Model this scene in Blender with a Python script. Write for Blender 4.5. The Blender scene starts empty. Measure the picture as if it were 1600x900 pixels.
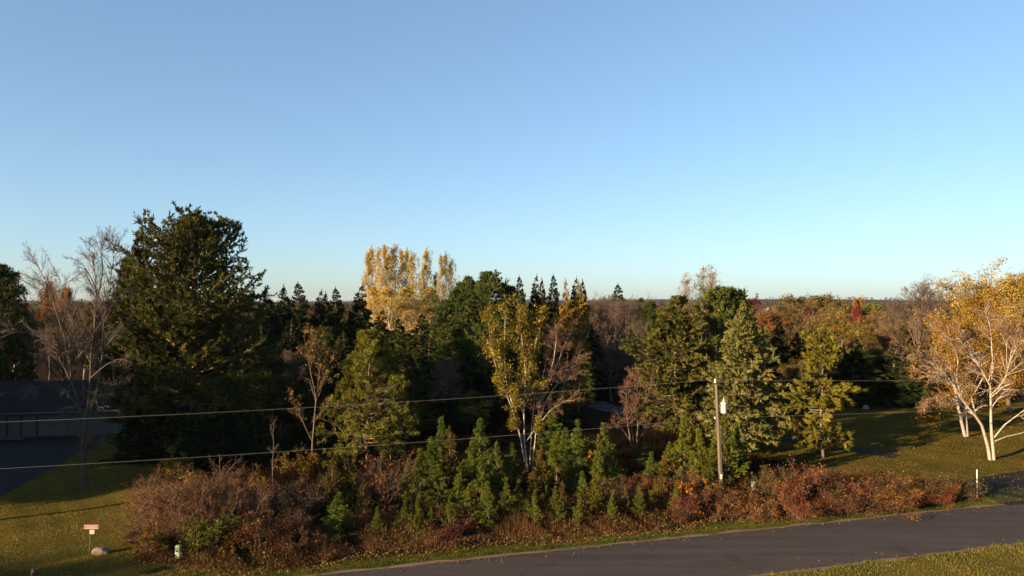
import bpy, math
import numpy as np
from mathutils import Vector

# ------------------------------------------------------------------ camera, sky, sun, exposure
S = bpy.context.scene
COL = S.collection
CAMH, FPX = 13.0, 1142.0
PITCH = math.atan(23.0 / FPX)
cam = bpy.data.cameras.new("camera")
cam.sensor_width = 36.0
cam.lens = 36.0 * FPX / 1600.0
cam.clip_start, cam.clip_end = 0.5, 30000
camo = bpy.data.objects.new("camera", cam)
camo.location = (0, 0, CAMH)
camo.rotation_euler = (math.pi / 2 + PITCH, 0, 0)
COL.objects.link(camo)
S.camera = camo

SUN_EL = math.radians(10.8)
SUN_TRAVEL = math.radians(37.0)            # direction the light travels, from +X towards +Y
sx, sy = -math.cos(SUN_TRAVEL), -math.sin(SUN_TRAVEL)   # towards the sun
W = bpy.data.worlds.new("World")
S.world = W
W.use_nodes = True
wn = W.node_tree.nodes
wl = W.node_tree.links
bg = wn["Background"]
sky = wn.new("ShaderNodeTexSky")
sky.sky_type = 'NISHITA'
sky.sun_disc = False
sky.sun_elevation = SUN_EL
sky.sun_rotation = math.atan2(sx, sy)
sky.altitude = 0
sky.air_density = 0.8
sky.dust_density = 0.75
sky.ozone_density = 3.6
gam = wn.new("ShaderNodeGamma"); gam.inputs[1].default_value = 0.72      # the camera's soft response to the bright sky
wl.new(sky.outputs[0], gam.inputs[0])
wbal = wn.new("ShaderNodeMix"); wbal.data_type = 'RGBA'; wbal.blend_type = 'MULTIPLY'
wbal.inputs[0].default_value = 1.0; wbal.inputs[7].default_value = (0.99, 1.0, 0.965, 1)
wl.new(gam.outputs[0], wbal.inputs[6])
wl.new(wbal.outputs[2], bg.inputs[0])
bg.inputs[1].default_value = 0.083
sun = bpy.data.lights.new("sun", 'SUN')
sun.energy = 5.0
sun.angle = math.radians(0.6)
sun.color = (1.0, 0.70, 0.39)
suno = bpy.data.objects.new("sun", sun)
d = Vector((-sx * math.cos(SUN_EL), -sy * math.cos(SUN_EL), -math.sin(SUN_EL)))
suno.rotation_euler = d.to_track_quat('-Z', 'Y').to_euler()
suno.location = (-60, -40, 60)
COL.objects.link(suno)
S.view_settings.view_transform = 'Standard'
S.view_settings.look = 'None'
S.view_settings.gamma = 1.0
S.view_settings.use_curve_mapping = False
S.view_settings.exposure = 2.12
cy = S.cycles
cy.max_bounces = 6
cy.diffuse_bounces = 3
cy.glossy_bounces = 2
cy.transmission_bounces = 4
cy.transparent_max_bounces = 8
cy.use_denoising = True
cy.denoiser = 'OPENIMAGEDENOISE'
cy.denoising_input_passes = 'RGB_ALBEDO_NORMAL'
cy.sample_clamp_indirect = 4.0
cy.caustics_reflective = False
cy.caustics_refractive = False

# ------------------------------------------------------------------ picture <-> place
cP, sP = math.cos(PITCH), math.sin(PITCH)
def at(px, py, D):
    u, v = (px - 800) / FPX, (450 - py) / FPX
    t = D / (cP - v * sP)
    return np.array([u * t, D, CAMH + t * (sP + v * cP)])
def zat(py, D):
    return at(800, py, D)[2]
def gxat(px, D, z=0.0):
    return (px - 800) / FPX * (D * cP + (z - CAMH) * sP)

RO = np.array([-7.5, 35.6])
RE = np.array([math.cos(math.radians(16.6)), math.sin(math.radians(16.6))])
RN = np.array([-RE[1], RE[0]])
RW = 5.9
def road_ts(x, y):
    dx, dy = np.asarray(x, float) - RO[0], np.asarray(y, float) - RO[1]
    return dx * RE[0] + dy * RE[1], dx * RN[0] + dy * RN[1]
def road_xy(t, s):
    return RO[0] + np.asarray(t) * RE[0] + np.asarray(s) * RN[0], RO[1] + np.asarray(t) * RE[1] + np.asarray(s) * RN[1]
def sstep(a, b, x):
    t = np.clip((np.asarray(x, float) - a) / (b - a), 0, 1)
    return t * t * (3 - 2 * t)
def gz(x, y):
    x = np.asarray(x, float); y = np.asarray(y, float)
    t, s = road_ts(x, y)
    left = 1 - sstep(-16, -12, t) * 0.8
    right = 1 - sstep(36, 40, t)
    z = -0.34 * (sstep(0.75, 1.75, s) - sstep(2.6, 6.0, s)) * right
    m = sstep(5, 14, s)
    z = z + m * (0.10 * np.sin(x * 0.21 + 1.3) * np.cos(y * 0.17) + 0.05 * np.sin(x * 0.53 + y * 0.41))
    z = z - 0.25 * sstep(0.5, 3, -s - RW) * (1 - sstep(3, 8, -s - RW) * 0.7)
    r = np.hypot(x, y)
    far = sstep(2200, 4800, r)
    z = z + far * (26 + 7 * np.sin(x * 0.0011 + 0.6) + 4 * np.sin(x * 0.0031 + y * 0.0007) + 3 * np.sin(x * 0.0083))
    return z

# ------------------------------------------------------------------ materials
def new_mat(name):
    m = bpy.data.materials.new(name)
    m.use_nodes = True
    nt = m.node_tree
    for n in list(nt.nodes):
        nt.nodes.remove(n)
    out = nt.nodes.new("ShaderNodeOutputMaterial")
    return m, nt.nodes, nt.links, out
def noise(N, L, scale, detail=4, rough=0.55, vec=None):
    n = N.new("ShaderNodeTexNoise")
    n.inputs["Scale"].default_value = scale
    n.inputs["Detail"].default_value = detail
    n.inputs["Roughness"].default_value = rough
    if vec is not None:
        L.new(vec, n.inputs["Vector"])
    return n
def ramp(N, L, fac, stops):
    r = N.new("ShaderNodeValToRGB")
    e = r.color_ramp.elements
    while len(e) < len(stops):
        e.new(0.5)
    for i, (p, c) in enumerate(stops):
        e[i].position = p
        e[i].color = (*c, 1)
    L.new(fac, r.inputs[0])
    return r
def mixc(N, L, fac, a, b, mode='MIX'):
    m = N.new("ShaderNodeMix")
    m.data_type = 'RGBA'
    m.blend_type = mode
    if hasattr(fac, "links"):
        L.new(fac, m.inputs[0])
    else:
        m.inputs[0].default_value = fac
    for v, i in ((a, 6), (b, 7)):
        if hasattr(v, "links"):
            L.new(v, m.inputs[i])
        else:
            m.inputs[i].default_value = (*v, 1)
    return m.outputs[2]

def foliage_mat(name, transl):
    m, N, L, out = new_mat(name)
    a = N.new("ShaderNodeAttribute"); a.attribute_name = "tint"
    oi = N.new("ShaderNodeObjectInfo")
    c = mixc(N, L, 1.0, a.outputs["Color"], oi.outputs["Color"], 'MULTIPLY')
    df = N.new("ShaderNodeBsdfDiffuse"); df.inputs["Roughness"].default_value = 0.6
    tr = N.new("ShaderNodeBsdfTranslucent")
    mx = N.new("ShaderNodeMixShader"); mx.inputs[0].default_value = transl
    L.new(c, df.inputs[0]); L.new(c, tr.inputs[0])
    L.new(df.outputs[0], mx.inputs[1]); L.new(tr.outputs[0], mx.inputs[2])
    L.new(mx.outputs[0], out.inputs[0])
    return m
LEAF = foliage_mat("leaf", 0.35)
NEEDLE = foliage_mat("needle", 0.18)

def bark_mat(name, c1, c2, scale=6, bump=0.4, stretch=0.25):
    m, N, L, out = new_mat(name)
    tc = N.new("ShaderNodeTexCoord")
    mp = N.new("ShaderNodeMapping"); mp.inputs["Scale"].default_value = (1, 1, stretch)
    L.new(tc.outputs["Object"], mp.inputs[0])
    n = noise(N, L, scale, 6, 0.65, mp.outputs[0])
    r = ramp(N, L, n.outputs[0], [(0.32, c1), (0.68, c2)])
    p = N.new("ShaderNodeBsdfPrincipled")
    p.inputs["Roughness"].default_value = 0.85
    L.new(r.outputs[0], p.inputs["Base Color"])
    b = N.new("ShaderNodeBump"); b.inputs["Strength"].default_value = bump; b.inputs["Distance"].default_value = 0.03
    L.new(n.outputs[0], b.inputs["Height"]); L.new(b.outputs[0], p.inputs["Normal"])
    L.new(p.outputs[0], out.inputs[0])
    return m
BARK = bark_mat("grey_brown_bark", (0.04, 0.03, 0.024), (0.13, 0.10, 0.08))
PINEBARK = bark_mat("pine_bark", (0.045, 0.03, 0.02), (0.14, 0.09, 0.06))
SHADEBARK = bark_mat("shade_darkened_bark", (0.02, 0.015, 0.012), (0.06, 0.045, 0.036))  # bark darkened in colour to carry the shade on the tall bare tree
TWIG = bark_mat("bare_twig", (0.038, 0.026, 0.02), (0.085, 0.058, 0.043), 3)
REDTWIG = bark_mat("reddish_twig", (0.055, 0.033, 0.022), (0.12, 0.072, 0.046), 2)
ROAN = bark_mat("dull_brown_twig", (0.035, 0.023, 0.019), (0.075, 0.048, 0.038), 2)
def birch_bark():
    m, N, L, out = new_mat("birch_bark")
    tc = N.new("ShaderNodeTexCoord")
    mp = N.new("ShaderNodeMapping"); mp.inputs["Scale"].default_value = (1.2, 1.2, 5)
    L.new(tc.outputs["Object"], mp.inputs[0])
    n = noise(N, L, 2.2, 5, 0.6, mp.outputs[0])
    r = ramp(N, L, n.outputs[0], [(0.34, (0.06, 0.05, 0.045)), (0.42, (0.19, 0.165, 0.14)), (0.8, (0.29, 0.26, 0.225))])
    p = N.new("ShaderNodeBsdfPrincipled"); p.inputs["Roughness"].default_value = 0.6
    L.new(r.outputs[0], p.inputs["Base Color"]); L.new(p.outputs[0], out.inputs[0])
    return m
BIRCH = birch_bark()

def plain_mat(name, c, rough=0.6, metal=0.0, var=0.15, scale=8, spec=0.15):
    m, N, L, out = new_mat(name)
    tc = N.new("ShaderNodeTexCoord")
    n = noise(N, L, scale, 5, 0.6, tc.outputs["Object"])
    r = ramp(N, L, n.outputs[0], [(0.3, tuple(x * (1 - var) for x in c)), (0.7, tuple(min(1, x * (1 + var)) for x in c))])
    p = N.new("ShaderNodeBsdfPrincipled")
    p.inputs["Specular IOR Level"].default_value = spec; p.inputs["Roughness"].default_value = rough; p.inputs["Metallic"].default_value = metal
    L.new(r.outputs[0], p.inputs["Base Color"]); L.new(p.outputs[0], out.inputs[0])
    return m

def ground_mat():
    m, N, L, out = new_mat("ground_cover")
    tc = N.new("ShaderNodeTexCoord")
    z = N.new("ShaderNodeAttribute"); z.attribute_name = "zone"
    n1 = noise(N, L, 0.35, 5, 0.6, tc.outputs["Object"])
    n2 = noise(N, L, 3.0, 6, 0.7, tc.outputs["Object"])
    n3 = noise(N, L, 22.0, 4, 0.7, tc.outputs["Object"])
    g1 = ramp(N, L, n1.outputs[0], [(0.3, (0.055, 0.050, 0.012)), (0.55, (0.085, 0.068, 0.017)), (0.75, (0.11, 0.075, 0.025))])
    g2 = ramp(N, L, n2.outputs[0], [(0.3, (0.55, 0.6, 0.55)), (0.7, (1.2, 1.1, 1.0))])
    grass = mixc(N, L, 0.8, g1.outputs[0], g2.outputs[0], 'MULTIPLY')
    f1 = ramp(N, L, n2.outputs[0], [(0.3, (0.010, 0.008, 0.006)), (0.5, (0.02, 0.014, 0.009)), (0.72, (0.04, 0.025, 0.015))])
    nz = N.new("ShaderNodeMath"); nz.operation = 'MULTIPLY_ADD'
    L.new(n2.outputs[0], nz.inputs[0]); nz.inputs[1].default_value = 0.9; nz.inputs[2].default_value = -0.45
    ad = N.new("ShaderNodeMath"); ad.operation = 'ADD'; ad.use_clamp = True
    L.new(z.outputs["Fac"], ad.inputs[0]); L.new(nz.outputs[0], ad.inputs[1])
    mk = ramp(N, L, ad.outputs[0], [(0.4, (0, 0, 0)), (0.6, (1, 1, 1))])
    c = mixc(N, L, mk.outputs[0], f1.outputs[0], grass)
    df = N.new("ShaderNodeBsdfDiffuse")
    b = N.new("ShaderNodeBump"); b.inputs["Strength"].default_value = 0.9; b.inputs["Distance"].default_value = 0.05
    L.new(n3.outputs[0], b.inputs["Height"]); L.new(b.outputs[0], df.inputs["Normal"])
    L.new(c, df.inputs[0]); L.new(df.outputs[0], out.inputs[0])
    return m
def asphalt_mat(name, c1, c2):
    m, N, L, out = new_mat(name)
    tc = N.new("ShaderNodeTexCoord")
    mp = N.new("ShaderNodeMapping"); mp.inputs["Rotation"].default_value = (0, 0, math.radians(-16.6)); mp.inputs["Scale"].default_value = (0.25, 1, 1)
    L.new(tc.outputs["Object"], mp.inputs[0])
    mp.inputs['Scale'].default_value = (0.06, 1, 1)
    n1 = noise(N, L, 1.6, 6, 0.65, mp.outputs[0])
    n2 = noise(N, L, 30, 4, 0.8, tc.outputs["Object"])
    n3 = noise(N, L, 0.5, 3, 0.5, tc.outputs["Object"])
    r = ramp(N, L, n1.outputs[0], [(0.3, c1), (0.7, c2)])
    r2 = ramp(N, L, n2.outputs[0], [(0.3, (0.65, 0.65, 0.65)), (0.7, (1.3, 1.3, 1.3))])
    c = mixc(N, L, 0.7, r.outputs[0], r2.outputs[0], 'MULTIPLY')
    r3 = ramp(N, L, n3.outputs[0], [(0.60, (0, 0, 0)), (0.72, (0.5, 0.5, 0.5))])
    c = mixc(N, L, r3.outputs[0], c, tuple(x * 0.75 for x in c1))
    vo = N.new("ShaderNodeTexVoronoi"); vo.feature = 'DISTANCE_TO_EDGE'; vo.inputs["Scale"].default_value = 0.33
    ds = noise(N, L, 1.6, 5, 0.7, tc.outputs["Object"])
    vv = mixc(N, L, 0.45, tc.outputs["Object"], ds.outputs["Color"], 'ADD')
    L.new(vv, vo.inputs["Vector"])
    ck = ramp(N, L, vo.outputs["Distance"], [(0.002, (0.6, 0.6, 0.6)), (0.012, (1, 1, 1))])
    cm = ramp(N, L, n3.outputs[0], [(0.45, (0, 0, 0)), (0.6, (0.7, 0.7, 0.7))])
    c = mixc(N, L, cm.outputs[0], c, mixc(N, L, 1.0, c, ck.outputs[0], 'MULTIPLY'))
    p = N.new("ShaderNodeBsdfPrincipled"); p.inputs["Roughness"].default_value = 0.8
    p.inputs["Specular IOR Level"].default_value = 0.06
    b = N.new("ShaderNodeBump"); b.inputs["Strength"].default_value = 0.35; b.inputs["Distance"].default_value = 0.012
    L.new(n2.outputs[0], b.inputs["Height"]); L.new(b.outputs[0], p.inputs["Normal"])
    L.new(c, p.inputs["Base Color"]); L.new(p.outputs[0], out.inputs[0])
    return m

# ------------------------------------------------------------------ mesh helpers
class Buf:
    def __init__(self):
        self.v, self.f, self.c, self.n = [], [], [], 0
    def add(self, v, f, c=None):
        v = np.asarray(v, np.float32).reshape(-1, 3)
        f = np.asarray(f, np.int64)
        self.v.append(v); self.f.append(f + self.n)
        if c is None:
            c = np.ones((len(v), 3), np.float32)
        self.c.append(np.asarray(c, np.float32).reshape(-1, 3)); self.n += len(v)
    def mesh(self, name, mat, smooth=True):
        me = bpy.data.meshes.new(name)
        V = np.concatenate(self.v); C = np.concatenate(self.c)
        idx = np.concatenate([f.ravel() for f in self.f]).astype(np.int32)
        tot = np.concatenate([np.full(len(f), f.shape[1], np.int32) for f in self.f])
        st = np.concatenate([[0], np.cumsum(tot)[:-1]]).astype(np.int32)
        me.vertices.add(len(V)); me.vertices.foreach_set("co", V.ravel())
        me.loops.add(len(idx)); me.loops.foreach_set("vertex_index", idx)
        me.polygons.add(len(tot)); me.polygons.foreach_set("loop_start", st)
        at_ = me.attributes.new("tint", 'FLOAT_COLOR', 'POINT')
        at_.data.foreach_set("color", np.concatenate([C, np.ones((len(C), 1), np.float32)], 1).ravel())
        me.update(calc_edges=True)
        me.validate()
        if smooth: me.shade_smooth()
        else: me.shade_flat()
        me.materials.append(mat)
        return me

def link(name, data, parent=None, loc=None, kind=None):
    o = bpy.data.objects.new(name, data)
    COL.objects.link(o)
    if parent is not None: o.parent = parent
    if loc is not None: o.location = loc
    if kind: o["kind"] = kind
    return o
def tag(o, label, cat, group=None):
    o["label"] = label; o["category"] = cat
    if group: o["group"] = group
    return o
def nrm(a):
    return a / np.maximum(np.linalg.norm(a, axis=-1, keepdims=True), 1e-9)

def polytube(P, R, sides):
    B, K, _ = P.shape
    dd = nrm(P[:, -1] - P[:, 0])
    ref = np.where(np.abs(dd[:, 2:3]) > 0.8, np.array([[1.0, 0.13, 0]]), np.array([[0.0, 0.1, 1.0]]))
    T = nrm(np.gradient(P, axis=1))
    U = nrm(np.cross(T, ref[:, None, :]))
    V = np.cross(T, U)
    a = np.arange(sides) * 2 * np.pi / sides
    ring = P[:, :, None, :] + R[:, :, None, None] * (np.cos(a)[None, None, :, None] * U[:, :, None, :] + np.sin(a)[None, None, :, None] * V[:, :, None, :])
    idx = np.arange(B * K * sides).reshape(B, K, sides)
    p, q = idx[:, :-1], idx[:, 1:]
    f = np.stack([p, np.roll(p, -1, 2), np.roll(q, -1, 2), q], -1).reshape(-1, 4)
    return ring.reshape(-1, 3), f

def blade_tube(P, R):
    B, K, _ = P.shape
    T = nrm(P[:, -1] - P[:, 0])
    q = np.stack([np.sin(np.arange(B) * 12.9898), np.sin(np.arange(B) * 78.233), np.sin(np.arange(B) * 37.719)], 1)
    S_ = nrm(np.cross(T, q))[:, None, :] * R[:, :, None] * 1.25
    v = np.stack([P - S_, P + S_], 2).reshape(-1, 3)
    i = np.arange(B * K * 2).reshape(B, K, 2)
    f = np.stack([i[:, :-1, 0], i[:, :-1, 1], i[:, 1:, 1], i[:, 1:, 0]], -1).reshape(-1, 4)
    return v, f
def grow(rng, start, dirn, length, K, wander, up):
    B = len(start)
    P = np.empty((B, K, 3)); P[:, 0] = start
    dcur = nrm(dirn)
    step = (np.asarray(length) / (K - 1))[:, None]
    for k in range(1, K):
        dcur = nrm(dcur + wander * rng.normal(size=(B, 3)) + np.array([0, 0, up]))
        P[:, k] = P[:, k - 1] + dcur * step
    return P
def taper(r0, K, end=0.3):
    return np.asarray(r0)[:, None] * np.linspace(1, end, K)[None, :]
def sample(P, par, t):
    K = P.shape[1]
    x = np.clip(t, 0, 0.9999) * (K - 1)
    i = x.astype(int); f = (x - i)[:, None]
    a, b = P[par, i], P[par, i + 1]
    return a + (b - a) * f, nrm(b - a)
def spawn(rng, P, R, Ln, n, t0, t1, ang, angsd, lr, K, wander, up, rr=0.6, flat=0.0, tpow=1.0, shrink=0.55, rmin=0.004):
    B = len(P)
    par = np.repeat(np.arange(B), n)
    M = len(par)
    t = t0 + (t1 - t0) * rng.random(M) ** tpow
    pos, dd = sample(P, par, t)
    q = rng.normal(size=(M, 3)); q[:, 2] *= (1 - flat)
    perp = nrm(q - (q * dd).sum(1, keepdims=True) * dd)
    a = np.radians(rng.normal(ang, angsd, M))[:, None]
    nd = np.cos(a) * dd + np.sin(a) * perp
    ln = Ln[par] * lr * (1 - shrink * t) * rng.uniform(0.65, 1.25, M)
    Rr = np.maximum(R[par, 0] * (1 - 0.65 * t) * rr, rmin)
    return grow(rng, pos, nd, ln, K, wander, up), taper(Rr, K), ln

LEAFTONE = 0.40
def colours(rng, n, pal, var=0.18, tone=None):
    pal = np.array(pal, float)
    w = pal[:, 3] / pal[:, 3].sum()
    k = rng.choice(len(pal), n, p=w)
    return (tone or LEAFTONE) * pal[k, :3] * np.exp(rng.normal(0, var, (n, 1))) * np.exp(rng.normal(0, 0.05, (n, 3)))

def leaf_quads(rng, pos, size, cols, up=0.0):
    n = len(pos)
    a = nrm(rng.normal(size=(n, 3)))
    b = rng.normal(size=(n, 3)); b = nrm(b - (b * a).sum(1, keepdims=True) * a)
    s = (size * rng.uniform(0.6, 1.35, n))[:, None]
    v = np.stack([pos - a * s, pos - b * s * 0.62, pos + a * s, pos + b * s * 0.62], 1)
    f = np.arange(n * 4).reshape(n, 4)
    return v.reshape(-1, 3), f, np.repeat(cols, 4, 0)
def sprays(rng, pos, dirn, ln, w, cols):
    n = len(pos)
    dirn = nrm(dirn)
    q = rng.normal(size=(n, 3))
    side = nrm(np.cross(dirn, q))
    ln = (ln * rng.uniform(0.6, 1.3, n))[:, None]
    w = (w * rng.uniform(0.7, 1.3, n))[:, None]
    m = pos + dirn * ln * 0.35
    v = np.stack([pos, m - side * w, pos + dirn * ln, m + side * w], 1)
    return v.reshape(-1, 3), np.arange(n * 4).reshape(n, 4), np.repeat(cols, 4, 0)

# ------------------------------------------------------------------ tree makers: dict of part name -> mesh
GREEN_PINE = [(0.050, 0.072, 0.016, 5), (0.070, 0.090, 0.020, 4), (0.034, 0.052, 0.015, 3), (0.105, 0.088, 0.03, .5)]
YELLOW_GREEN_PINE = [(0.10, 0.105, 0.016, 5), (0.13, 0.122, 0.022, 4), (0.055, 0.065, 0.013, 3)]
SPRUCE = [(0.022, 0.034, 0.016, 5), (0.032, 0.045, 0.020, 4), (0.045, 0.045, 0.018, 1)]
BLUE_SPRUCE = [(0.085, 0.086, 0.026, 5), (0.11, 0.105, 0.032, 4), (0.06, 0.064, 0.022, 3), (0.12, 0.085, 0.03, .6)]

def fitz(bufs, ref, H):
    f = H / np.percentile(np.concatenate(ref.v)[:, 2], 99.85)
    for b in bufs:
        for v in b.v: v[:, 2] *= f
def conifer(rng, H, R, n1, n2, nsp, sl, sw, pal, base=0.06, prof=None, e0=-8, e1=48, up=0.03, r0=None, droop=0.0,
            tuft=0, bark=PINEBARK, gaps=0.15, lean=0.0, flat=0.75, dirjit=0.7, l2=0.42, lead=0.0, wander=0.05, spup=0.12, minlen=0.15, tone=0.62, tips_only=False):
    r0 = r0 or H * 0.014
    n1 = int(n1)
    K = 10
    tz = np.linspace(0, 1, K)
    tr = np.zeros((1, K, 3)); tr[0, :, 2] = tz * H
    tr[0, :, 0] = lean * H * tz + np.cumsum(rng.normal(0, 0.006 * H, K)) * (tz > 0)
    tr[0, :, 1] = np.cumsum(rng.normal(0, 0.006 * H, K)) * (tz > 0)
    tR = r0 * (1 - 0.93 * tz)[None] ** 0.9
    trunk = Buf(); trunk.add(*polytube(tr, tR, 9))
    t = base + (0.985 - base) * rng.random(n1) ** 0.95
    u = (t - base) / (1 - base)
    if prof is None:
        prof = lambda u: (1 - u) ** 0.85 * np.minimum(1, 0.6 + 2.5 * u)
    az = rng.uniform(0, 2 * np.pi, n1)
    ph = rng.uniform(0, 6.28, 4)
    lump = 1 + gaps * (np.sin(az * 2 + u * 9 + ph[0]) + np.sin(az * 3 - u * 14 + ph[1]) + 0.7 * np.sin(u * 23 + az + ph[2]))
    L1 = np.maximum(R * prof(u) * lump * rng.uniform(0.72, 1.12, n1), minlen)
    e = np.radians(e0 + (e1 - e0) * u ** 1.2 + rng.normal(0, 7, n1))
    L1 = np.minimum(L1, np.maximum((1.0 - t) * H / np.sin(np.maximum(e + up * 2.2, 0.3)), minlen))
    pos, _ = sample(tr, np.zeros(n1, int), t)
    dirn = np.stack([np.cos(az) * np.cos(e), np.sin(az) * np.cos(e), np.sin(e)], 1)
    P1 = grow(rng, pos, dirn, L1, 6, wander, up)
    if droop:
        P1[:, :, 2] -= droop * (np.linspace(0, 1, 6)[None] ** 2) * L1[:, None]
    R1 = taper(np.clip(L1 * 0.014, 0.008, 0.09), 6, 0.2)
    br = Buf(); br.add(*polytube(P1, R1, 4))
    P2, R2, L2 = spawn(rng, P1, R1, L1, n2, 0.2, 1.0, 48, 14, l2, 3, 0.10, up, flat=flat, shrink=0.5)
    br.add(*blade_tube(P2, R2))
    cr = Buf()
    if tuft:
        tips = np.concatenate([P2[:, -1], P2[:, 1], P1[:, -1]]); td = nrm(np.concatenate([P2[:, -1] - P2[:, -2], P2[:, 1] - P2[:, 0], P1[:, -1] - P1[:, -2]]))
        if tips_only:
            tips = np.concatenate([P2[:, -1], P1[:, -1]]); td = nrm(np.concatenate([P2[:, -1] - P2[:, -2], P1[:, -1] - P1[:, -2]]))
        ns = max(1, int(nsp / len(tips)))
        tint = np.repeat(colours(rng, len(tips), pal, 0.2, tone), ns, 0)
        pp = np.repeat(tips, ns, 0) + rng.normal(0, tuft * 0.22, (len(tips) * ns, 3))
        dd = np.repeat(td, ns, 0) * 0.55 + nrm(rng.normal(size=pp.shape)) * dirjit + np.array([0, 0, spup])
        cc = tint * np.exp(rng.normal(0, 0.12, (len(pp), 1)))
        cr.add(*sprays(rng, pp, dd, sl, sw, cc))
    else:
        w2 = L2 / L2.sum()
        par = rng.choice(len(P2), int(nsp * 0.8), p=w2)
        p2, d2 = sample(P2, par, rng.random(len(par)) ** 0.7)
        w1 = L1 / L1.sum()
        par1 = rng.choice(len(P1), int(nsp * 0.2), p=w1)
        p1, d1 = sample(P1, par1, 0.35 + 0.65 * rng.random(len(par1)) ** 0.8)
        pp = np.concatenate([p2, p1]); dd = np.concatenate([d2, d1])
        cb = colours(rng, len(P2), pal, 0.16, tone)
        cc = np.concatenate([cb[par], colours(rng, len(par1), pal, 0.16, tone)]) * np.exp(rng.normal(0, 0.12, (len(pp), 1)))
        dd = dd + dirjit * nrm(rng.normal(size=pp.shape)) + np.array([0, 0, spup])
        k2 = np.repeat(np.clip(L1 / 1.3, 0.45, 1), n2)[par] if np.isscalar(n2) else 1.0
        kk = np.concatenate([k2, np.clip(L1 / 1.3, 0.45, 1)[par1]])
        cr.add(*sprays(rng, pp, dd, sl * kk, sw * kk ** 0.6, cc))
    if lead:
        pp = tr[0, -1] + np.stack([np.zeros(14), np.zeros(14), np.linspace(-lead, lead * 0.3, 14)], 1)
        cr.add(*sprays(rng, pp, np.array([0, 0, 1.2]) + 0.25 * rng.normal(size=pp.shape), np.full(14, sl * 0.6), sw * 0.6, colours(rng, 14, pal, 0.16, tone)))
    fitz([trunk, br, cr], cr, H)
    return {"trunk": trunk.mesh("trunk", bark), "branches": br.mesh("branches", bark), "crown": cr.mesh("crown", NEEDLE, False)}

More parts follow.
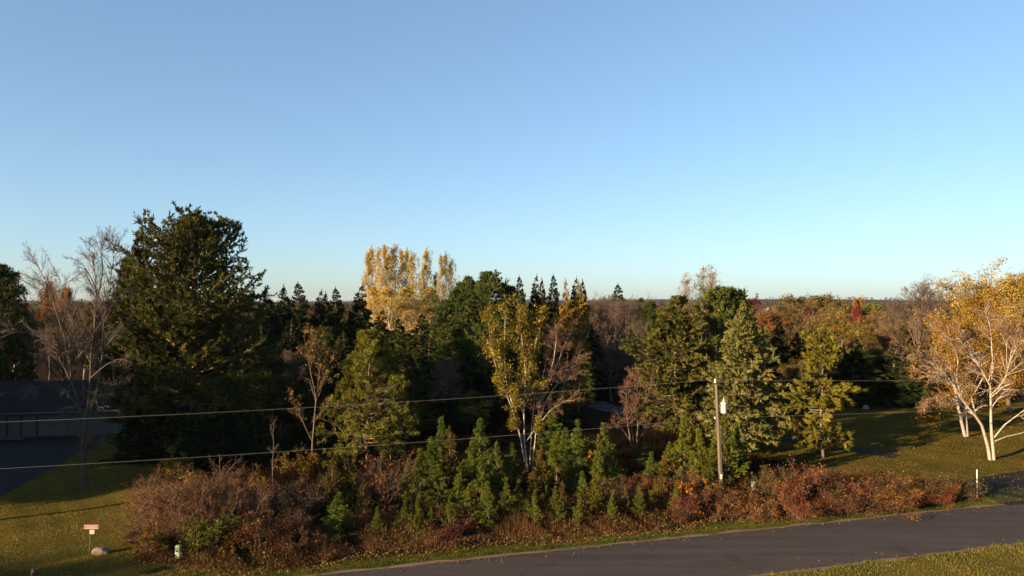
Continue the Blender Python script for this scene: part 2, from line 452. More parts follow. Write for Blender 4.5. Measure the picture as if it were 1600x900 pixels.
def broadleaf(rng, H, R, pal, nleaf, lsize, n=(16, 7, 6, 0), bark=BARK, twig=TWIG, fork=0.28, spread=52, r0=None, up=0.05, stems=None, lean=0.03, leafsd=0.12, topang=18, ltw=0.016, tone=None, colprof=None, brmat=None, l2r=0.42):
    """a trunk with limbs, branches, twigs and (perhaps) leaves; stems: list of (points, r0, r1) replaces the trunk"""
    K0 = 9
    r0 = r0 or H * 0.016
    trunk, br, cr = Buf(), Buf(), Buf()
    if stems is None:
        tz = np.linspace(0, 1, K0)
        tr = np.zeros((1, K0, 3)); tr[0, :, 2] = tz * H * 0.86
        tr[0, :, 0] = lean * H * tz + np.cumsum(rng.normal(0, 0.010 * H, K0)) * (tz > 0)
        tr[0, :, 1] = np.cumsum(rng.normal(0, 0.010 * H, K0)) * (tz > 0)
        P0 = tr; R0 = (r0 * (1 - 0.88 * tz))[None]; L0 = np.array([H])
        trunk.add(*polytube(P0, R0, 9))
        n1 = n[0]
        t = fork + (0.98 - fork) * (np.arange(n1) + rng.random(n1)) / n1
        u = (t - fork) / (1 - fork)
        az = np.arange(n1) * 2.4 + rng.normal(0, 0.4, n1)
        a = np.radians(spread + (topang - spread) * u + rng.normal(0, 7, n1))
        L1 = R * (1.15 - 0.55 * u ** 1.5) * rng.uniform(0.75, 1.15, n1) / np.maximum(np.sin(a), 0.45) * 0.8
        if colprof is not None: L1 = R * colprof(u) * rng.uniform(0.6, 1.2, n1) / np.maximum(np.sin(a), 0.3)
        L1 = np.minimum(L1, (H * 1.02 - t * H * 0.86) / np.maximum(np.cos(a), 0.3))
        pos, _ = sample(P0, np.zeros(n1, int), t)
        dirn = np.stack([np.cos(az) * np.sin(a), np.sin(az) * np.sin(a), np.cos(a)], 1)
        P1 = grow(rng, pos, dirn, L1, 7, 0.09, up)
        R1 = taper(np.clip(r0 * (1 - 0.85 * t) * 0.6, 0.015, 1), 7, 0.18)
    else:
        P1l, R1l, L1l = [], [], []
        for pts, ra, rb in stems:
            pts = np.asarray(pts, float)
            sg = np.concatenate([[0], np.cumsum(np.linalg.norm(np.diff(pts, axis=0), axis=1))])
            xs = np.linspace(0, sg[-1], 12)
            q = np.stack([np.interp(xs, sg, pts[:, i]) for i in range(3)], 1)
            q[1:-1] = q[1:-1] * 0.5 + 0.25 * (q[:-2] + q[2:])
            q[2:-1] += rng.normal(0, 0.012 * sg[-1] / 4, (9, 3))
            P1l.append(q); R1l.append(np.linspace(ra, rb, 12)); L1l.append(sg[-1])
        P1 = np.stack(P1l); R1 = np.stack(R1l); L1 = np.array(L1l)
        trunk.add(*polytube(P1, R1, 8))
    if stems is None:
        br.add(*polytube(P1, R1, 5))
    tt0 = 0.22 if stems is None else 0.3
    if stems is not None:
        n2 = np.maximum(2, (n[1] * L1 / L1.max()).astype(int))
        l1eff = np.minimum(L1, H * 0.5)
    else:
        n2, l1eff = n[1], L1
    P2, R2, L2 = spawn(rng, P1, R1, l1eff, n2, tt0, 1.0, 38, 12, 0.55 if stems is None else l2r, 6, 0.10, up, tpow=0.8)
    br.add(*polytube(P2, R2, 4))
    P3, R3, L3 = spawn(rng, P2, R2, L2, n[2], 0.15, 1.0, 36, 14, 0.55, 4, 0.13, up * 0.8, rmin=ltw * 0.45)
    br.add(*(blade_tube(P3, R3) if nleaf > 2000 else polytube(P3, R3, 3)))
    src = [P2, P3]
    if n[3]:
        P4, R4, L4 = spawn(rng, P3, R3, L3, n[3], 0.1, 1.0, 35, 14, 0.6, 3, 0.15, up * 0.5, rmin=ltw * 0.3)
        cr.add(*blade_tube(P4, R4))
        src = [P3, P4]
    lf = Buf()
    if nleaf:
        Q = src[-1]
        par = rng.integers(0, len(Q), nleaf)
        if n[3] == 0:                       # uneven: some twigs full, some nearly bare
            w = rng.random(len(Q)) ** 1.5 + 0.05
            par = rng.choice(len(Q), nleaf, p=w / w.sum())
        p, _ = sample(Q, par, rng.random(nleaf))
        cb = colours(rng, len(Q), pal, 0.24, tone)
        p = p + rng.normal(0, leafsd, p.shape)
        lf.add(*leaf_quads(rng, p, lsize * rng.uniform(0.55, 1.5, nleaf), cb[par] * np.exp(rng.normal(0, 0.16, (nleaf, 1)))))
    if stems is None:
        bb = [x for x in (trunk, br, cr, lf) if x.v]
        fitz(bb, bb[-1], H)
    parts = {"trunk": trunk.mesh("trunk", bark), "branches": br.mesh("branches", brmat or (bark if stems is None and nleaf else twig))}
    if n[3]:
        parts["twigs"] = cr.mesh("twigs", twig)
    if nleaf:
        parts["crown"] = lf.mesh("crown", LEAF, False)
    return parts

def shrub(rng, H, R, pal, nleaf, lsize, nst=26, n=(6, 5), twig=REDTWIG, up=0.05, spread=38, leafsd=0.08, r=0.014, leafpos=0.25, tone=None):
    az = rng.uniform(0, 6.283, nst)
    a = np.radians(np.abs(rng.normal(0, spread, nst)).clip(0, 72))
    base = np.stack([np.cos(az), np.sin(az), 0 * az], 1) * (R * 0.45 * rng.random(nst) ** 0.7)[:, None]
    dirn = np.stack([np.cos(az) * np.sin(a), np.sin(az) * np.sin(a), np.cos(a)], 1)
    L1 = np.minimum(H / np.maximum(np.cos(a), 0.3), R * 1.1 / np.maximum(np.sin(a), 0.2)) * rng.uniform(0.6, 1.02, nst)
    P1 = grow(rng, base - np.array([0, 0, 0.05]), dirn, L1, 6, 0.10, up)
    R1 = taper(np.full(nst, r), 6, 0.35)
    st = Buf(); st.add(*polytube(P1, R1, 4))
    P2, R2, L2 = spawn(rng, P1, R1, L1, n[0], 0.25, 1, 36, 13, 0.5, 4, 0.14, up, rmin=0.006)
    st.add(*polytube(P2, R2, 3))
    P3, R3, L3 = spawn(rng, P2, R2, L2, n[1], 0.1, 1, 36, 14, 0.6, 3, 0.17, up, rmin=0.005)
    st.add(*polytube(P3, R3, 3))
    lf = Buf()
    if nleaf:
        Q = P3
        w = rng.random(len(Q)) ** 1.5 + 0.05
        par = rng.choice(len(Q), nleaf, p=w / w.sum())
        p, _ = sample(Q, par, leafpos + (1 - leafpos) * rng.random(nleaf))
        cb = colours(rng, len(Q), pal, 0.28, tone)
        lf.add(*leaf_quads(rng, p + rng.normal(0, leafsd, p.shape), lsize * rng.uniform(0.6, 1.5, nleaf), cb[par]))
    fitz([st] + ([lf] if nleaf else []), st, H)
    parts = {"stems": st.mesh("stems", twig)}
    if nleaf: parts["leaves"] = lf.mesh("leaves", LEAF, False)
    return parts

def plant(name, parts, loc, label, cat, group=None, scale=(1, 1, 1), rot=0.0, color=(1, 1, 1)):
    e = link(name, None, loc=loc)
    e.empty_display_size = 0.3
    e.scale = scale; e.rotation_euler = (0, 0, rot)
    tag(e, label, cat, group)
    for k, me in parts.items():
        o = link(k, me, e)
        if k != "trunk": o["kind"] = "stuff"
        if k in ("crown", "leaves"):
            o.color = (*color, 1)
    return e
def spot(px, D):
    x = gxat(px, D); return (x, D, float(gz(x, D)))
def stand(name, parts, H0, R0, px, D, top, wpx, label, cat, group=None, rot=0.0, color=(1, 1, 1), fat=1.18):
    """put a made tree at picture column px and distance D, so high that it reaches picture row top, wpx wide"""
    x, y, z = spot(px, D)
    H = zat(top, D) - z
    s = H / H0
    w = fat * (wpx * D / FPX / 2) / R0 if wpx else s
    return plant(name, parts, (x, y, z - 0.05), label, cat, group, (w, w, s), rot, color)
def px_stem(base, D, pts, dd, r0, r1):
    """polyline through picture points at distances D..D+dd, relative to base"""
    m = len(pts)
    d0, d1 = dd if isinstance(dd, tuple) else (0, dd)
    return (np.array([at(p[0], p[1], D + d0 + (d1 - d0) * i / (m - 1)) for i, p in enumerate(pts)]) - np.asarray(base), r0, r1)

# ------------------------------------------------------------------ the setting
def axis(dense0, dense1, step, lo, hi, g=1.16):
    a = list(np.arange(dense0, dense1 + 1e-6, step))
    s = step
    while a[-1] < hi:
        s *= g; a.append(a[-1] + s)
    s = step
    while a[0] > lo:
        s *= g; a.insert(0, a[0] - s)
    return np.array(a)
gxs = axis(-46, 56, 0.62, -9000, 9000)
gys = axis(26, 78, 0.46, -300, 9000)
GX, GY = np.meshgrid(gxs, gys)
GZ = gz(GX, GY)
GT, GS = road_ts(GX, GY)
def inpoly(x, y, poly):
    x = np.asarray(x); y = np.asarray(y)
    c = np.zeros(x.shape, bool)
    n = len(poly)
    for i in range(n):
        x1, y1 = poly[i]; x2, y2 = poly[(i + 1) % n]
        hit = ((y1 > y) != (y2 > y)) & (x < (x2 - x1) * (y - y1) / (y2 - y1 + 1e-12) + x1)
        c ^= hit
    return c
LAWN_LEFT = [(-60, 20), road_xy(-5, 0), road_xy(-5, 3.0), road_xy(-8, 4.2), road_xy(-10.5, 5.4), road_xy(-12, 9.5), (-22, 50), (-24, 58), (-26, 66), (-36, 72), (-70, 74), (-90, 40)]
LAWN_RIGHT = [road_xy(39, 0), road_xy(37.5, 3.5), road_xy(36, 7), road_xy(30, 8.6), (24, 57), (20, 63), (19, 74), (22, 88), (36, 98), (64, 98), (90, 80), (80, 62)]
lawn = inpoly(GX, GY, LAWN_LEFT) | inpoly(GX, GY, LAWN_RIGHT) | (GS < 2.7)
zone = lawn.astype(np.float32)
ny, nx = GX.shape
idx = np.arange(nx * ny).reshape(ny, nx)
gf = np.stack([idx[:-1, :-1], idx[:-1, 1:], idx[1:, 1:], idx[1:, :-1]], -1).reshape(-1, 4)
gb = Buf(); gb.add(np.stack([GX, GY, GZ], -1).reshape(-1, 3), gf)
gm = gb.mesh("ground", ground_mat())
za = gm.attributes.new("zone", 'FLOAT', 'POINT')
za.data.foreach_set("value", zone.ravel())
g = link("ground", gm, kind="structure")
g["label"] = "autumn lawn, verge and leaf-strewn woodland floor"

def ribbon(name, centre, half, mat, dz, seed, n=140, m=7, edge=0.12, crown=0.0):
    """a strip of paving along a centre line, its edge uneven"""
    rng = np.random.default_rng(seed)
    c = np.asarray(centre, float)
    sg = np.concatenate([[0], np.cumsum(np.linalg.norm(np.diff(c, axis=0), axis=1))])
    xs = np.linspace(0, sg[-1], n)
    q = np.stack([np.interp(xs, sg, c[:, i]) for i in range(2)], 1)
    for _ in range(6 if len(c) > 2 else 0):
        q[1:-1] = 0.5 * q[1:-1] + 0.25 * (q[:-2] + q[2:])
    hw = np.interp(xs, sg, np.broadcast_to(half, (len(c),)))
    T = nrm(np.gradient(q, axis=0)); Nn = np.stack([-T[:, 1], T[:, 0]], 1)
    e1 = hw + np.convolve(rng.normal(0, edge, n), np.ones(3) / 3, 'same'); e2 = hw + np.convolve(rng.normal(0, edge, n), np.ones(3) / 3, 'same')
    u = np.linspace(-1, 1, m)
    off = np.where(u[None] < 0, u[None] * e1[:, None], u[None] * e2[:, None])
    X = q[:, 0:1] + Nn[:, 0:1] * off; Y = q[:, 1:2] + Nn[:, 1:2] * off
    Z = gz(X, Y) + dz + crown * (1 - u[None] ** 2)
    i = np.arange(n * m).reshape(n, m)
    f = np.stack([i[:-1, :-1], i[1:, :-1], i[1:, 1:], i[:-1, 1:]], -1).reshape(-1, 4)
    b = Buf(); b.add(np.stack([X, Y, Z], -1).reshape(-1, 3), f)
    return link(name, b.mesh(name, mat), kind="structure")
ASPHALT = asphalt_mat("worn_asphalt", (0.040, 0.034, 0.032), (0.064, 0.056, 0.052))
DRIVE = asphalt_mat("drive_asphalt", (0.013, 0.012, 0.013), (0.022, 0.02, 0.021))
GRAVEL = asphalt_mat("pale_gravel", (0.045, 0.042, 0.042), (0.09, 0.085, 0.082))
TANGRIT = asphalt_mat("tan_shoulder_grit", (0.11, 0.075, 0.05), (0.19, 0.13, 0.085))
ra, rb = np.array(road_xy(-160, -RW / 2)), np.array(road_xy(220, -RW / 2))
ribbon("shoulder", [ra, rb], RW / 2 + 0.28, TANGRIT, 0.012, 2, n=900, m=9, edge=0.14)["label"] = "thin tan gravel edge of the road"
ribbon("road", [ra, rb], RW / 2, ASPHALT, 0.022, 1, n=900, m=13, edge=0.05, crown=0.05)["label"] = "worn grey asphalt road crossing the bottom right"
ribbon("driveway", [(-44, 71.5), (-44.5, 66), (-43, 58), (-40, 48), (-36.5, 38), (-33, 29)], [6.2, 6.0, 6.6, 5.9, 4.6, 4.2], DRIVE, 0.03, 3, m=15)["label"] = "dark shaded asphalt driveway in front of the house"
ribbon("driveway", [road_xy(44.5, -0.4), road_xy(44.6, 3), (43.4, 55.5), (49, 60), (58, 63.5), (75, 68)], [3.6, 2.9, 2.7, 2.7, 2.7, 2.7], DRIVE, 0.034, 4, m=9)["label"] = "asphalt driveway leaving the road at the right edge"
ribbon("gravel_path", [(17.2, 77.2), (16, 80.5), (13, 87), (10.5, 94), (4, 104), (-8, 112)], [1.2, 1.6, 1.6, 1.7, 1.6, 1.6], GRAVEL, 0.05, 5, m=7, edge=0.4)["label"] = "pale gravel track running behind the trees"
ribbon("driveway", [(32.5, 62.2), (30.0, 65.5), (26.5, 69.5), (21.5, 75), (17.0, 77.6)], [0.8, 1.3, 1.4, 1.4, 1.2], DRIVE, 0.045, 6, m=7)["label"] = "narrow drive crossing the right lawn, its shade put into the dark colour"  # shaded stretch of the gravel drive, its shade put into dark asphalt

# grass, weeds, leaves: stuff
def blades(name, seed, n, xy, h, w, pal, label, lean=0.5, hfun=None, mat=LEAF, cat="grass", tone=0.62):
    rng = np.random.default_rng(seed)
    x, y = xy(rng, n)
    n = len(x)
    base = np.stack([x, y, gz(x, y) - 0.01], 1)
    hh = h * rng.uniform(0.5, 1.4, n)
    if hfun is not None: hh = hh * hfun(x, y)
    dirn = nrm(np.array([0, 0, 1.0]) + lean * np.concatenate([rng.normal(size=(n, 2)), np.zeros((n, 1))], 1))
    side = nrm(np.cross(dirn, rng.normal(size=(n, 3)))) * (w * rng.uniform(0.6, 1.4, n))[:, None]
    tip = base + dirn * hh[:, None]
    v = np.stack([base - side, base + side, tip], 1).reshape(-1, 3)
    c = colours(rng, n, pal, 0.2, tone)
    pt = np.sin(x * 0.55 + 1.7 * np.sin(y * 0.37)) * np.sin(y * 0.61 + 1.3 * np.sin(x * 0.29)) + 0.5 * np.sin(x * 1.9 + y * 1.3 + np.sin(y * 2.7))
    c = c * np.maximum(0.25, 1 + pt[:, None] * (np.array([0.20, 0.10, 0.06]) if cat == 'grass' else np.array([0.42, 0.34, 0.30])))
    b = Buf(); b.add(v, np.arange(n * 3).reshape(n, 3), np.repeat(c, 3, 0))
    o = link(name, b.mesh(name, mat, False), kind="stuff")
    o["label"] = label; o["category"] = cat
    return o
GRASS = [(0.14, 0.125, 0.022, 5), (0.20, 0.155, 0.03, 4), (0.25, 0.165, 0.05, 2), (0.08, 0.09, 0.02, 3)]
VERGE = [(0.075, 0.11, 0.018, 6), (0.11, 0.13, 0.024, 4), (0.18, 0.14, 0.04, 1.2)]
def in_box(poly, x0, x1, y0, y1, extra=None):
    def f(rng, n):
        x = rng.uniform(x0, x1, n); y = rng.uniform(y0, y1, n)
        k = inpoly(x, y, poly)
        if extra is not None: k &= extra(x, y)
        return x[k], y[k]
    return f
def patchy(x, y, a=1.0):
    return 0.75 + 0.35 * np.sin(x * 1.3 + 0.7 * np.sin(y * 0.9)) * np.cos(y * 1.1 + 0.4) + 0.2 * np.sin(x * 3.1 + y * 2.3)
def off_drive(x, y):
    t, s = road_ts(x, y)
    cx = np.interp(y, [29, 38, 48, 58, 66, 71], [-33, -36.5, -40, -43, -44.5, -44]); hw = np.interp(y, [29, 38, 48, 58, 66, 71], [4.4, 4.8, 6.1, 6.8, 6.2, 6.3])
    return (s > 0.3) & (np.abs(x - cx) > hw)
blades("grass", 11, 220000, in_box(LAWN_LEFT, -40, -10, 27, 62, off_drive), 0.085, 0.013, GRASS, "mown yellowing lawn around the street sign at lower left", 0.4, patchy, tone=1.1)
def off_drive_r(x, y):
    t, s = road_ts(x, y)
    cx = np.interp(y, [46.5, 51, 55.5, 60], [36.5, 37.5, 43, 49])
    px = np.interp(y, [60.5, 65.5, 71.5, 76], [34.5, 30.5, 26, 20.5])
    return (s > 0.3) & ~((x > cx - 3.2) & (y < 66) & (x < cx + 4)) & (np.abs(x - px) > 1.5)
blades("grass", 12, 110000, in_box(LAWN_RIGHT, 18, 62, 46, 92, off_drive_r), 0.10, 0.022, GRASS, "lawn around the white birches at right", 0.5, patchy, tone=0.5)  # lower tone than the left lawn, shade put into the grass colour
def strip(t0, t1, s0, s1):
    def f(rng, n):
        return road_xy(rng.uniform(t0, t1, n), rng.uniform(s0, s1, n))
    return f
blades("grass", 13, 65000, strip(-22, 46, 0.35, 3.2), 0.10, 0.018, VERGE, "green mown verge along the far side of the road", 0.6, patchy)
def near_edge(rng, n):
    t = rng.uniform(5, 60, n)
    s = -RW - 0.12 - 9 * rng.random(n) ** 1.3 + 0.14 * np.sin(t * 3.1) + 0.1 * np.sin(t * 7.7)
    return road_xy(t, s)
blades("grass", 14, 90000, near_edge, 0.13, 0.016, [(0.15, 0.15, 0.03, 5), (0.21, 0.18, 0.045, 4), (0.27, 0.20, 0.07, 2), (0.09, 0.11, 0.025, 3)], "sunlit grass verge in the bottom right corner", 0.6, patchy, tone=0.72)

WEED = [(0.20, 0.115, 0.05, 5), (0.28, 0.17, 0.075, 4), (0.13, 0.07, 0.035, 4), (0.22, 0.085, 0.04, 2), (0.36, 0.26, 0.13, 1.3), (0.14, 0.13, 0.04, 2.5)]
def weed_front(t):
    return 3.0 + 0.5 * np.sin(t * 0.33) + 0.35 * np.sin(t * 0.9 + 1) + 2.2 * (1 - sstep(-11, -5, t))
def weed_band(t0, t1, depth):
    def f(rng, n):
        t = rng.uniform(t0, t1, n)
        s = weed_front(t) + depth * rng.random(n) ** 1.35
        return road_xy(t, s)
    return f
def weed_h(x, y):
    t, s = road_ts(x, y)
    return (0.35 + 0.65 * sstep(0, 2.2, s - weed_front(t))) * (0.75 + 0.55 * np.sin(t * 1.7 + s) * np.sin(t * 0.6 + 2) + 0.2 * np.sin(t * 4.3 + s * 2.1))
blades("dry_weeds", 21, 100000, weed_band(-10.5, 39.0, 7.5), 0.60, 0.014, WEED, "band of rusty dry grass and weeds along the road", 0.33, weed_h, cat="weeds", tone=0.32)
blades("dry_weeds", 22, 16000, weed_band(-6, 38, 5.0), 0.85, 0.012, [(0.36, 0.25, 0.13, 3), (0.28, 0.16, 0.08, 3), (0.2, 0.10, 0.06, 2)], "taller dry stalks standing above the roadside weeds", 0.2, weed_h, cat="weeds", tone=0.32)
def weed_leaves(seed, n, label):
    rng = np.random.default_rng(seed)
    x, y = weed_band(-10.5, 39.0, 6.5)(rng, n)
    p = np.stack([x, y, gz(x, y) + 0.8 * weed_h(x, y).clip(0.1, 1.4) * rng.random(n) ** 0.8], 1)
    k = np.sin(x * 0.9 + 1.4 * np.sin(y * 0.7)) + 0.6 * np.sin(x * 2.3 + y) + rng.normal(0, 0.5, n)
    c = np.where((k > 0.7)[:, None], colours(rng, n, [(0.42, 0.28, 0.06, 2), (0.16, 0.17, 0.04, 2)], 0.25), colours(rng, n, [(0.30, 0.11, 0.05, 3), (0.20, 0.07, 0.05, 2), (0.28, 0.18, 0.08, 3)], 0.25))
    b = Buf(); b.add(*leaf_quads(rng, p, 0.045 * rng.uniform(0.5, 1.5, n), c))
    o = link("weed_leaves", b.mesh("weed_leaves", LEAF, False), kind="stuff"); o["label"] = label; o["category"] = "leaves"
weed_leaves(24, 26000, "rusty and yellowing leaves among the roadside weeds")
# understorey of the wood
def wood_box(rng, n):
    x = rng.uniform(-34, 34, n); y = rng.uniform(44, 96, n)
    t, s = road_ts(x, y)
    k = (s > 7) & ~inpoly(x, y, LAWN_LEFT) & ~inpoly(x, y, LAWN_RIGHT) & ~((x > 8) & (x < 20) & (y > 74))
    return x[k], y[k]
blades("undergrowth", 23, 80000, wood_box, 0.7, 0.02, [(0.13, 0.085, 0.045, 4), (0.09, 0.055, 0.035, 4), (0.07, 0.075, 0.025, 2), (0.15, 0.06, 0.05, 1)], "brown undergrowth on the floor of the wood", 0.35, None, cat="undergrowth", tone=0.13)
def leaves_on_ground(name, seed, n, xy, size, pal, label):
    rng = np.random.default_rng(seed)
    x, y = xy(rng, n); n = len(x)
    p = np.stack([x, y, gz(x, y) + rng.uniform(0.03, 0.09, n)], 1)
    a = rng.uniform(0, 6.28, n)
    u = np.stack([np.cos(a), np.sin(a), rng.normal(0, 0.35, n)], 1) * size; w = np.stack([-np.sin(a), np.cos(a), rng.normal(0, 0.35, n)], 1) * size * 0.7
    v = np.stack([p - u, p - w, p + u, p + w], 1).reshape(-1, 3)
    b = Buf(); b.add(v, np.arange(n * 4).reshape(n, 4), np.repeat(colours(rng, n, pal, 0.25), 4, 0))
    o = link(name, b.mesh(name, LEAF, False), kind="stuff"); o["label"] = label; o["category"] = "leaves"
DEAD = [(0.45, 0.28, 0.10, 3), (0.34, 0.17, 0.07, 3), (0.25, 0.10, 0.05, 2), (0.5, 0.36, 0.16, 1)]
def litter(rng, n):
    t = rng.uniform(-11, 40, n)
    return road_xy(t, weed_front(t) + rng.normal(-0.1, 0.55, n))
leaves_on_ground("fallen_leaves", 31, 5500, litter, 0.06, DEAD, "fallen leaves along the edge of the weeds")
leaves_on_ground("fallen_leaves", 32, 1600, in_box(LAWN_LEFT, -36, -10, 28, 56, off_drive), 0.045, DEAD, "scattered fallen leaves on the left lawn")

def road_leaves(rng, n):
    t = rng.uniform(-20, 60, n)
    e = np.where(rng.random(n) < 0.7, -np.abs(rng.normal(0, 0.5, n)), -RW + np.abs(rng.normal(0, 0.6, n)))
    return road_xy(t, e)
leaves_on_ground("fallen_leaves", 33, 900, road_leaves, 0.05, DEAD, "fallen leaves blown against the road edges")
leaves_on_ground("fallen_leaves", 34, 2200, in_box(LAWN_RIGHT, 30, 60, 46, 80), 0.05, DEAD, "fallen leaves on the lawn under the white birches")
# far-off wood out to the horizon
def far_wood(seed, n, d0, d1, pal, h, label, per, u0=-0.95, u1=0.95):
    rng = np.random.default_rng(seed)
    D = d0 * (d1 / d0) ** rng.random(n)
    x = D * rng.uniform(u0, u1, n)
    H = h * rng.uniform(0.6, 1.2, n); R = H * rng.uniform(0.22, 0.42, n)
    base = np.stack([x, D, gz(x, D)], 1)
    dirs = nrm(rng.normal(size=(n, per, 3)))
    rad = rng.random((n, per)) ** 0.33
    cen = base[:, None, :] + np.stack([np.zeros(n), np.zeros(n), H * 0.55], 1)[:, None, :]
    p = (cen + dirs * rad[..., None] * np.stack([R, R, H * 0.45], 1)[:, None, :]).reshape(-1, 3)
    cc = np.repeat(colours(rng, n, pal, 0.2), per, 0)
    cc = cc * np.exp(rng.normal(0, 0.12, (len(cc), 1)))
    b = Buf(); b.add(*leaf_quads(rng, p, np.repeat(R * 0.26 * (60.0 / per) ** 0.4, per), cc))
    o = link("far_wood", b.mesh("far_wood", LEAF, False), kind="stuff"); o["label"] = label; o["category"] = "wood"
    return o
MIXED = [(0.10, 0.085, 0.035, 4), (0.16, 0.105, 0.05, 4), (0.045, 0.062, 0.025, 3), (0.13, 0.085, 0.065, 3), (0.24, 0.14, 0.04, 1), (0.17, 0.05, 0.035, 0.4)]
far_wood(41, 1000, 215, 600, MIXED, 11.5, "autumn woodland filling the middle distance", 46)
far_wood(42, 3000, 560, 2600, MIXED, 12, "far-off woodland fading towards the horizon", 16)
far_wood(43, 2200, 2500, 5200, [(0.07, 0.07, 0.05, 3), (0.10, 0.08, 0.06, 3)], 14, "wooded ridge on the horizon", 7)

# ------------------------------------------------------------------ trees: kinds made once
R_ = np.random.default_rng
spruces = [conifer(R_(100 + i), 15, 3.0, 200, 5, 17000, 0.48, 0.10, SPRUCE, base=0.03, e0=-14, e1=30, up=0.01, droop=0.10, gaps=0.08, lead=0.5, spup=0.0, minlen=0.12, prof=lambda u: (1 - u) ** 0.70 * np.minimum(1, 0.7 + 2.5 * u)) for i in range(3)]
PINEPROF = lambda u: np.minimum(1, 0.55 + 1.6 * u) * (1 - u ** 2.6) ** 0.7
pines = [conifer(R_(110 + i), 17, 4.6, 100, 9, 22000, 0.42, 0.07, GREEN_PINE, tone=0.72, base=0.16, prof=PINEPROF, e0=2, e1=55, up=0.05, tuft=0.45, gaps=0.16, dirjit=0.9) for i in range(3)]
YP = [(0.080, 0.100, 0.016, 5), (0.105, 0.122, 0.022, 4), (0.055, 0.072, 0.014, 3)]
def sap_prof(u): return (1 - u) ** 1.0 * np.minimum(1, 0.75 + 1.2 * u)
saplings = [conifer(R_(120 + i), 4.0, 1.25, 62, 7, 11000, 0.15, 0.0165, YP, tone=0.80, base=0.03, prof=sap_prof, e0=12, e1=66, up=0.10, tuft=0.13, gaps=0.14, dirjit=0.7, r0=0.05, lead=0.5, flat=0.4, spup=0.35) for i in range(6)]
CEDARP = [(0.13, 0.105, 0.028, 5), (0.16, 0.115, 0.035, 4), (0.08, 0.085, 0.022, 3)]
CEDARG = [(0.10, 0.115, 0.018, 5), (0.125, 0.135, 0.024, 4), (0.07, 0.082, 0.016, 3)]
def ced_prof(u): return (1 - u) ** 0.6 * np.minimum(1, 0.7 + 1.5 * u)
cedars = [conifer(R_(130 + i), 4.5, 1.2, 110, 6, 12000, 0.22, 0.022, CEDARP, tone=0.58, base=0.02, prof=ced_prof, e0=35, e1=72, up=0.10, gaps=0.12, dirjit=0.45, r0=0.06, lead=0.4, flat=0.1, spup=0.5, l2=0.4) for i in range(2)]
gcedars = [conifer(R_(134 + i), 4.5, 1.3, 120, 6, 14000, 0.22, 0.022, CEDARG, tone=0.68, base=0.02, prof=ced_prof, e0=30, e1=72, up=0.10, gaps=0.14, dirjit=0.45, r0=0.06, lead=0.5, flat=0.1, spup=0.5, l2=0.4) for i in range(1)]
baretrees = [broadleaf(R_(140 + i), 15, 4.2, None, 0, 0, n=(20, 9, 7, 9), twig=ROAN, bark=TWIG, fork=0.28, spread=44, topang=10, ltw=0.026, up=0.11) for i in range(3)]
OLIVE = [(0.15, 0.115, 0.04, 4), (0.19, 0.13, 0.05, 4), (0.11, 0.095, 0.035, 3), (0.22, 0.12, 0.05, 1)]
olives = [broadleaf(R_(150 + i), 13, 4.6, OLIVE, 16000, 0.12, tone=0.62, n=(18, 7, 6, 0), spread=58, topang=15, leafsd=0.28) for i in range(3)]
WHITEPAL = [(0.9, 0.9, 0.9, 1), (0.7, 0.7, 0.7, 1)]
ASPEN = [(0.58, 0.40, 0.07, 5), (0.68, 0.50, 0.14, 4), (0.44, 0.30, 0.06, 2), (0.35, 0.28, 0.06, 1)]
aspens = [broadleaf(R_(160 + i), 22, 2.0, ASPEN, 5500, 0.10, n=(34, 6, 5, 0), spread=36, topang=14, fork=0.22, leafsd=0.24, tone=0.58, colprof=lambda u: np.interp(u, [0, 0.3, 0.7, 1], [0.9, 1, 0.6, 0.03]), bark=BIRCH, r0=0.16, lean=0.0) for i in range(3)]
paleaspen = broadleaf(R_(165), 22, 2.6, [(0.62, 0.50, 0.34, 3), (0.5, 0.36, 0.22, 2)], 3200, 0.10, n=(34, 7, 5, 2), spread=40, topang=14, fork=0.3, leafsd=0.25, bark=TWIG, r0=0.16, lean=0.0, ltw=0.02)
larch = conifer(R_(170), 16, 2.0, 120, 6, 11000, 0.42, 0.07, [(0.36, 0.225, 0.03, 5), (0.44, 0.28, 0.045, 4), (0.26, 0.17, 0.03, 2)], base=0.1, tone=0.45, e0=0, e1=45, gaps=0.12, lead=0.4, prof=lambda u: (1 - u) ** 0.55 * np.minimum(1, 0.7 + u))

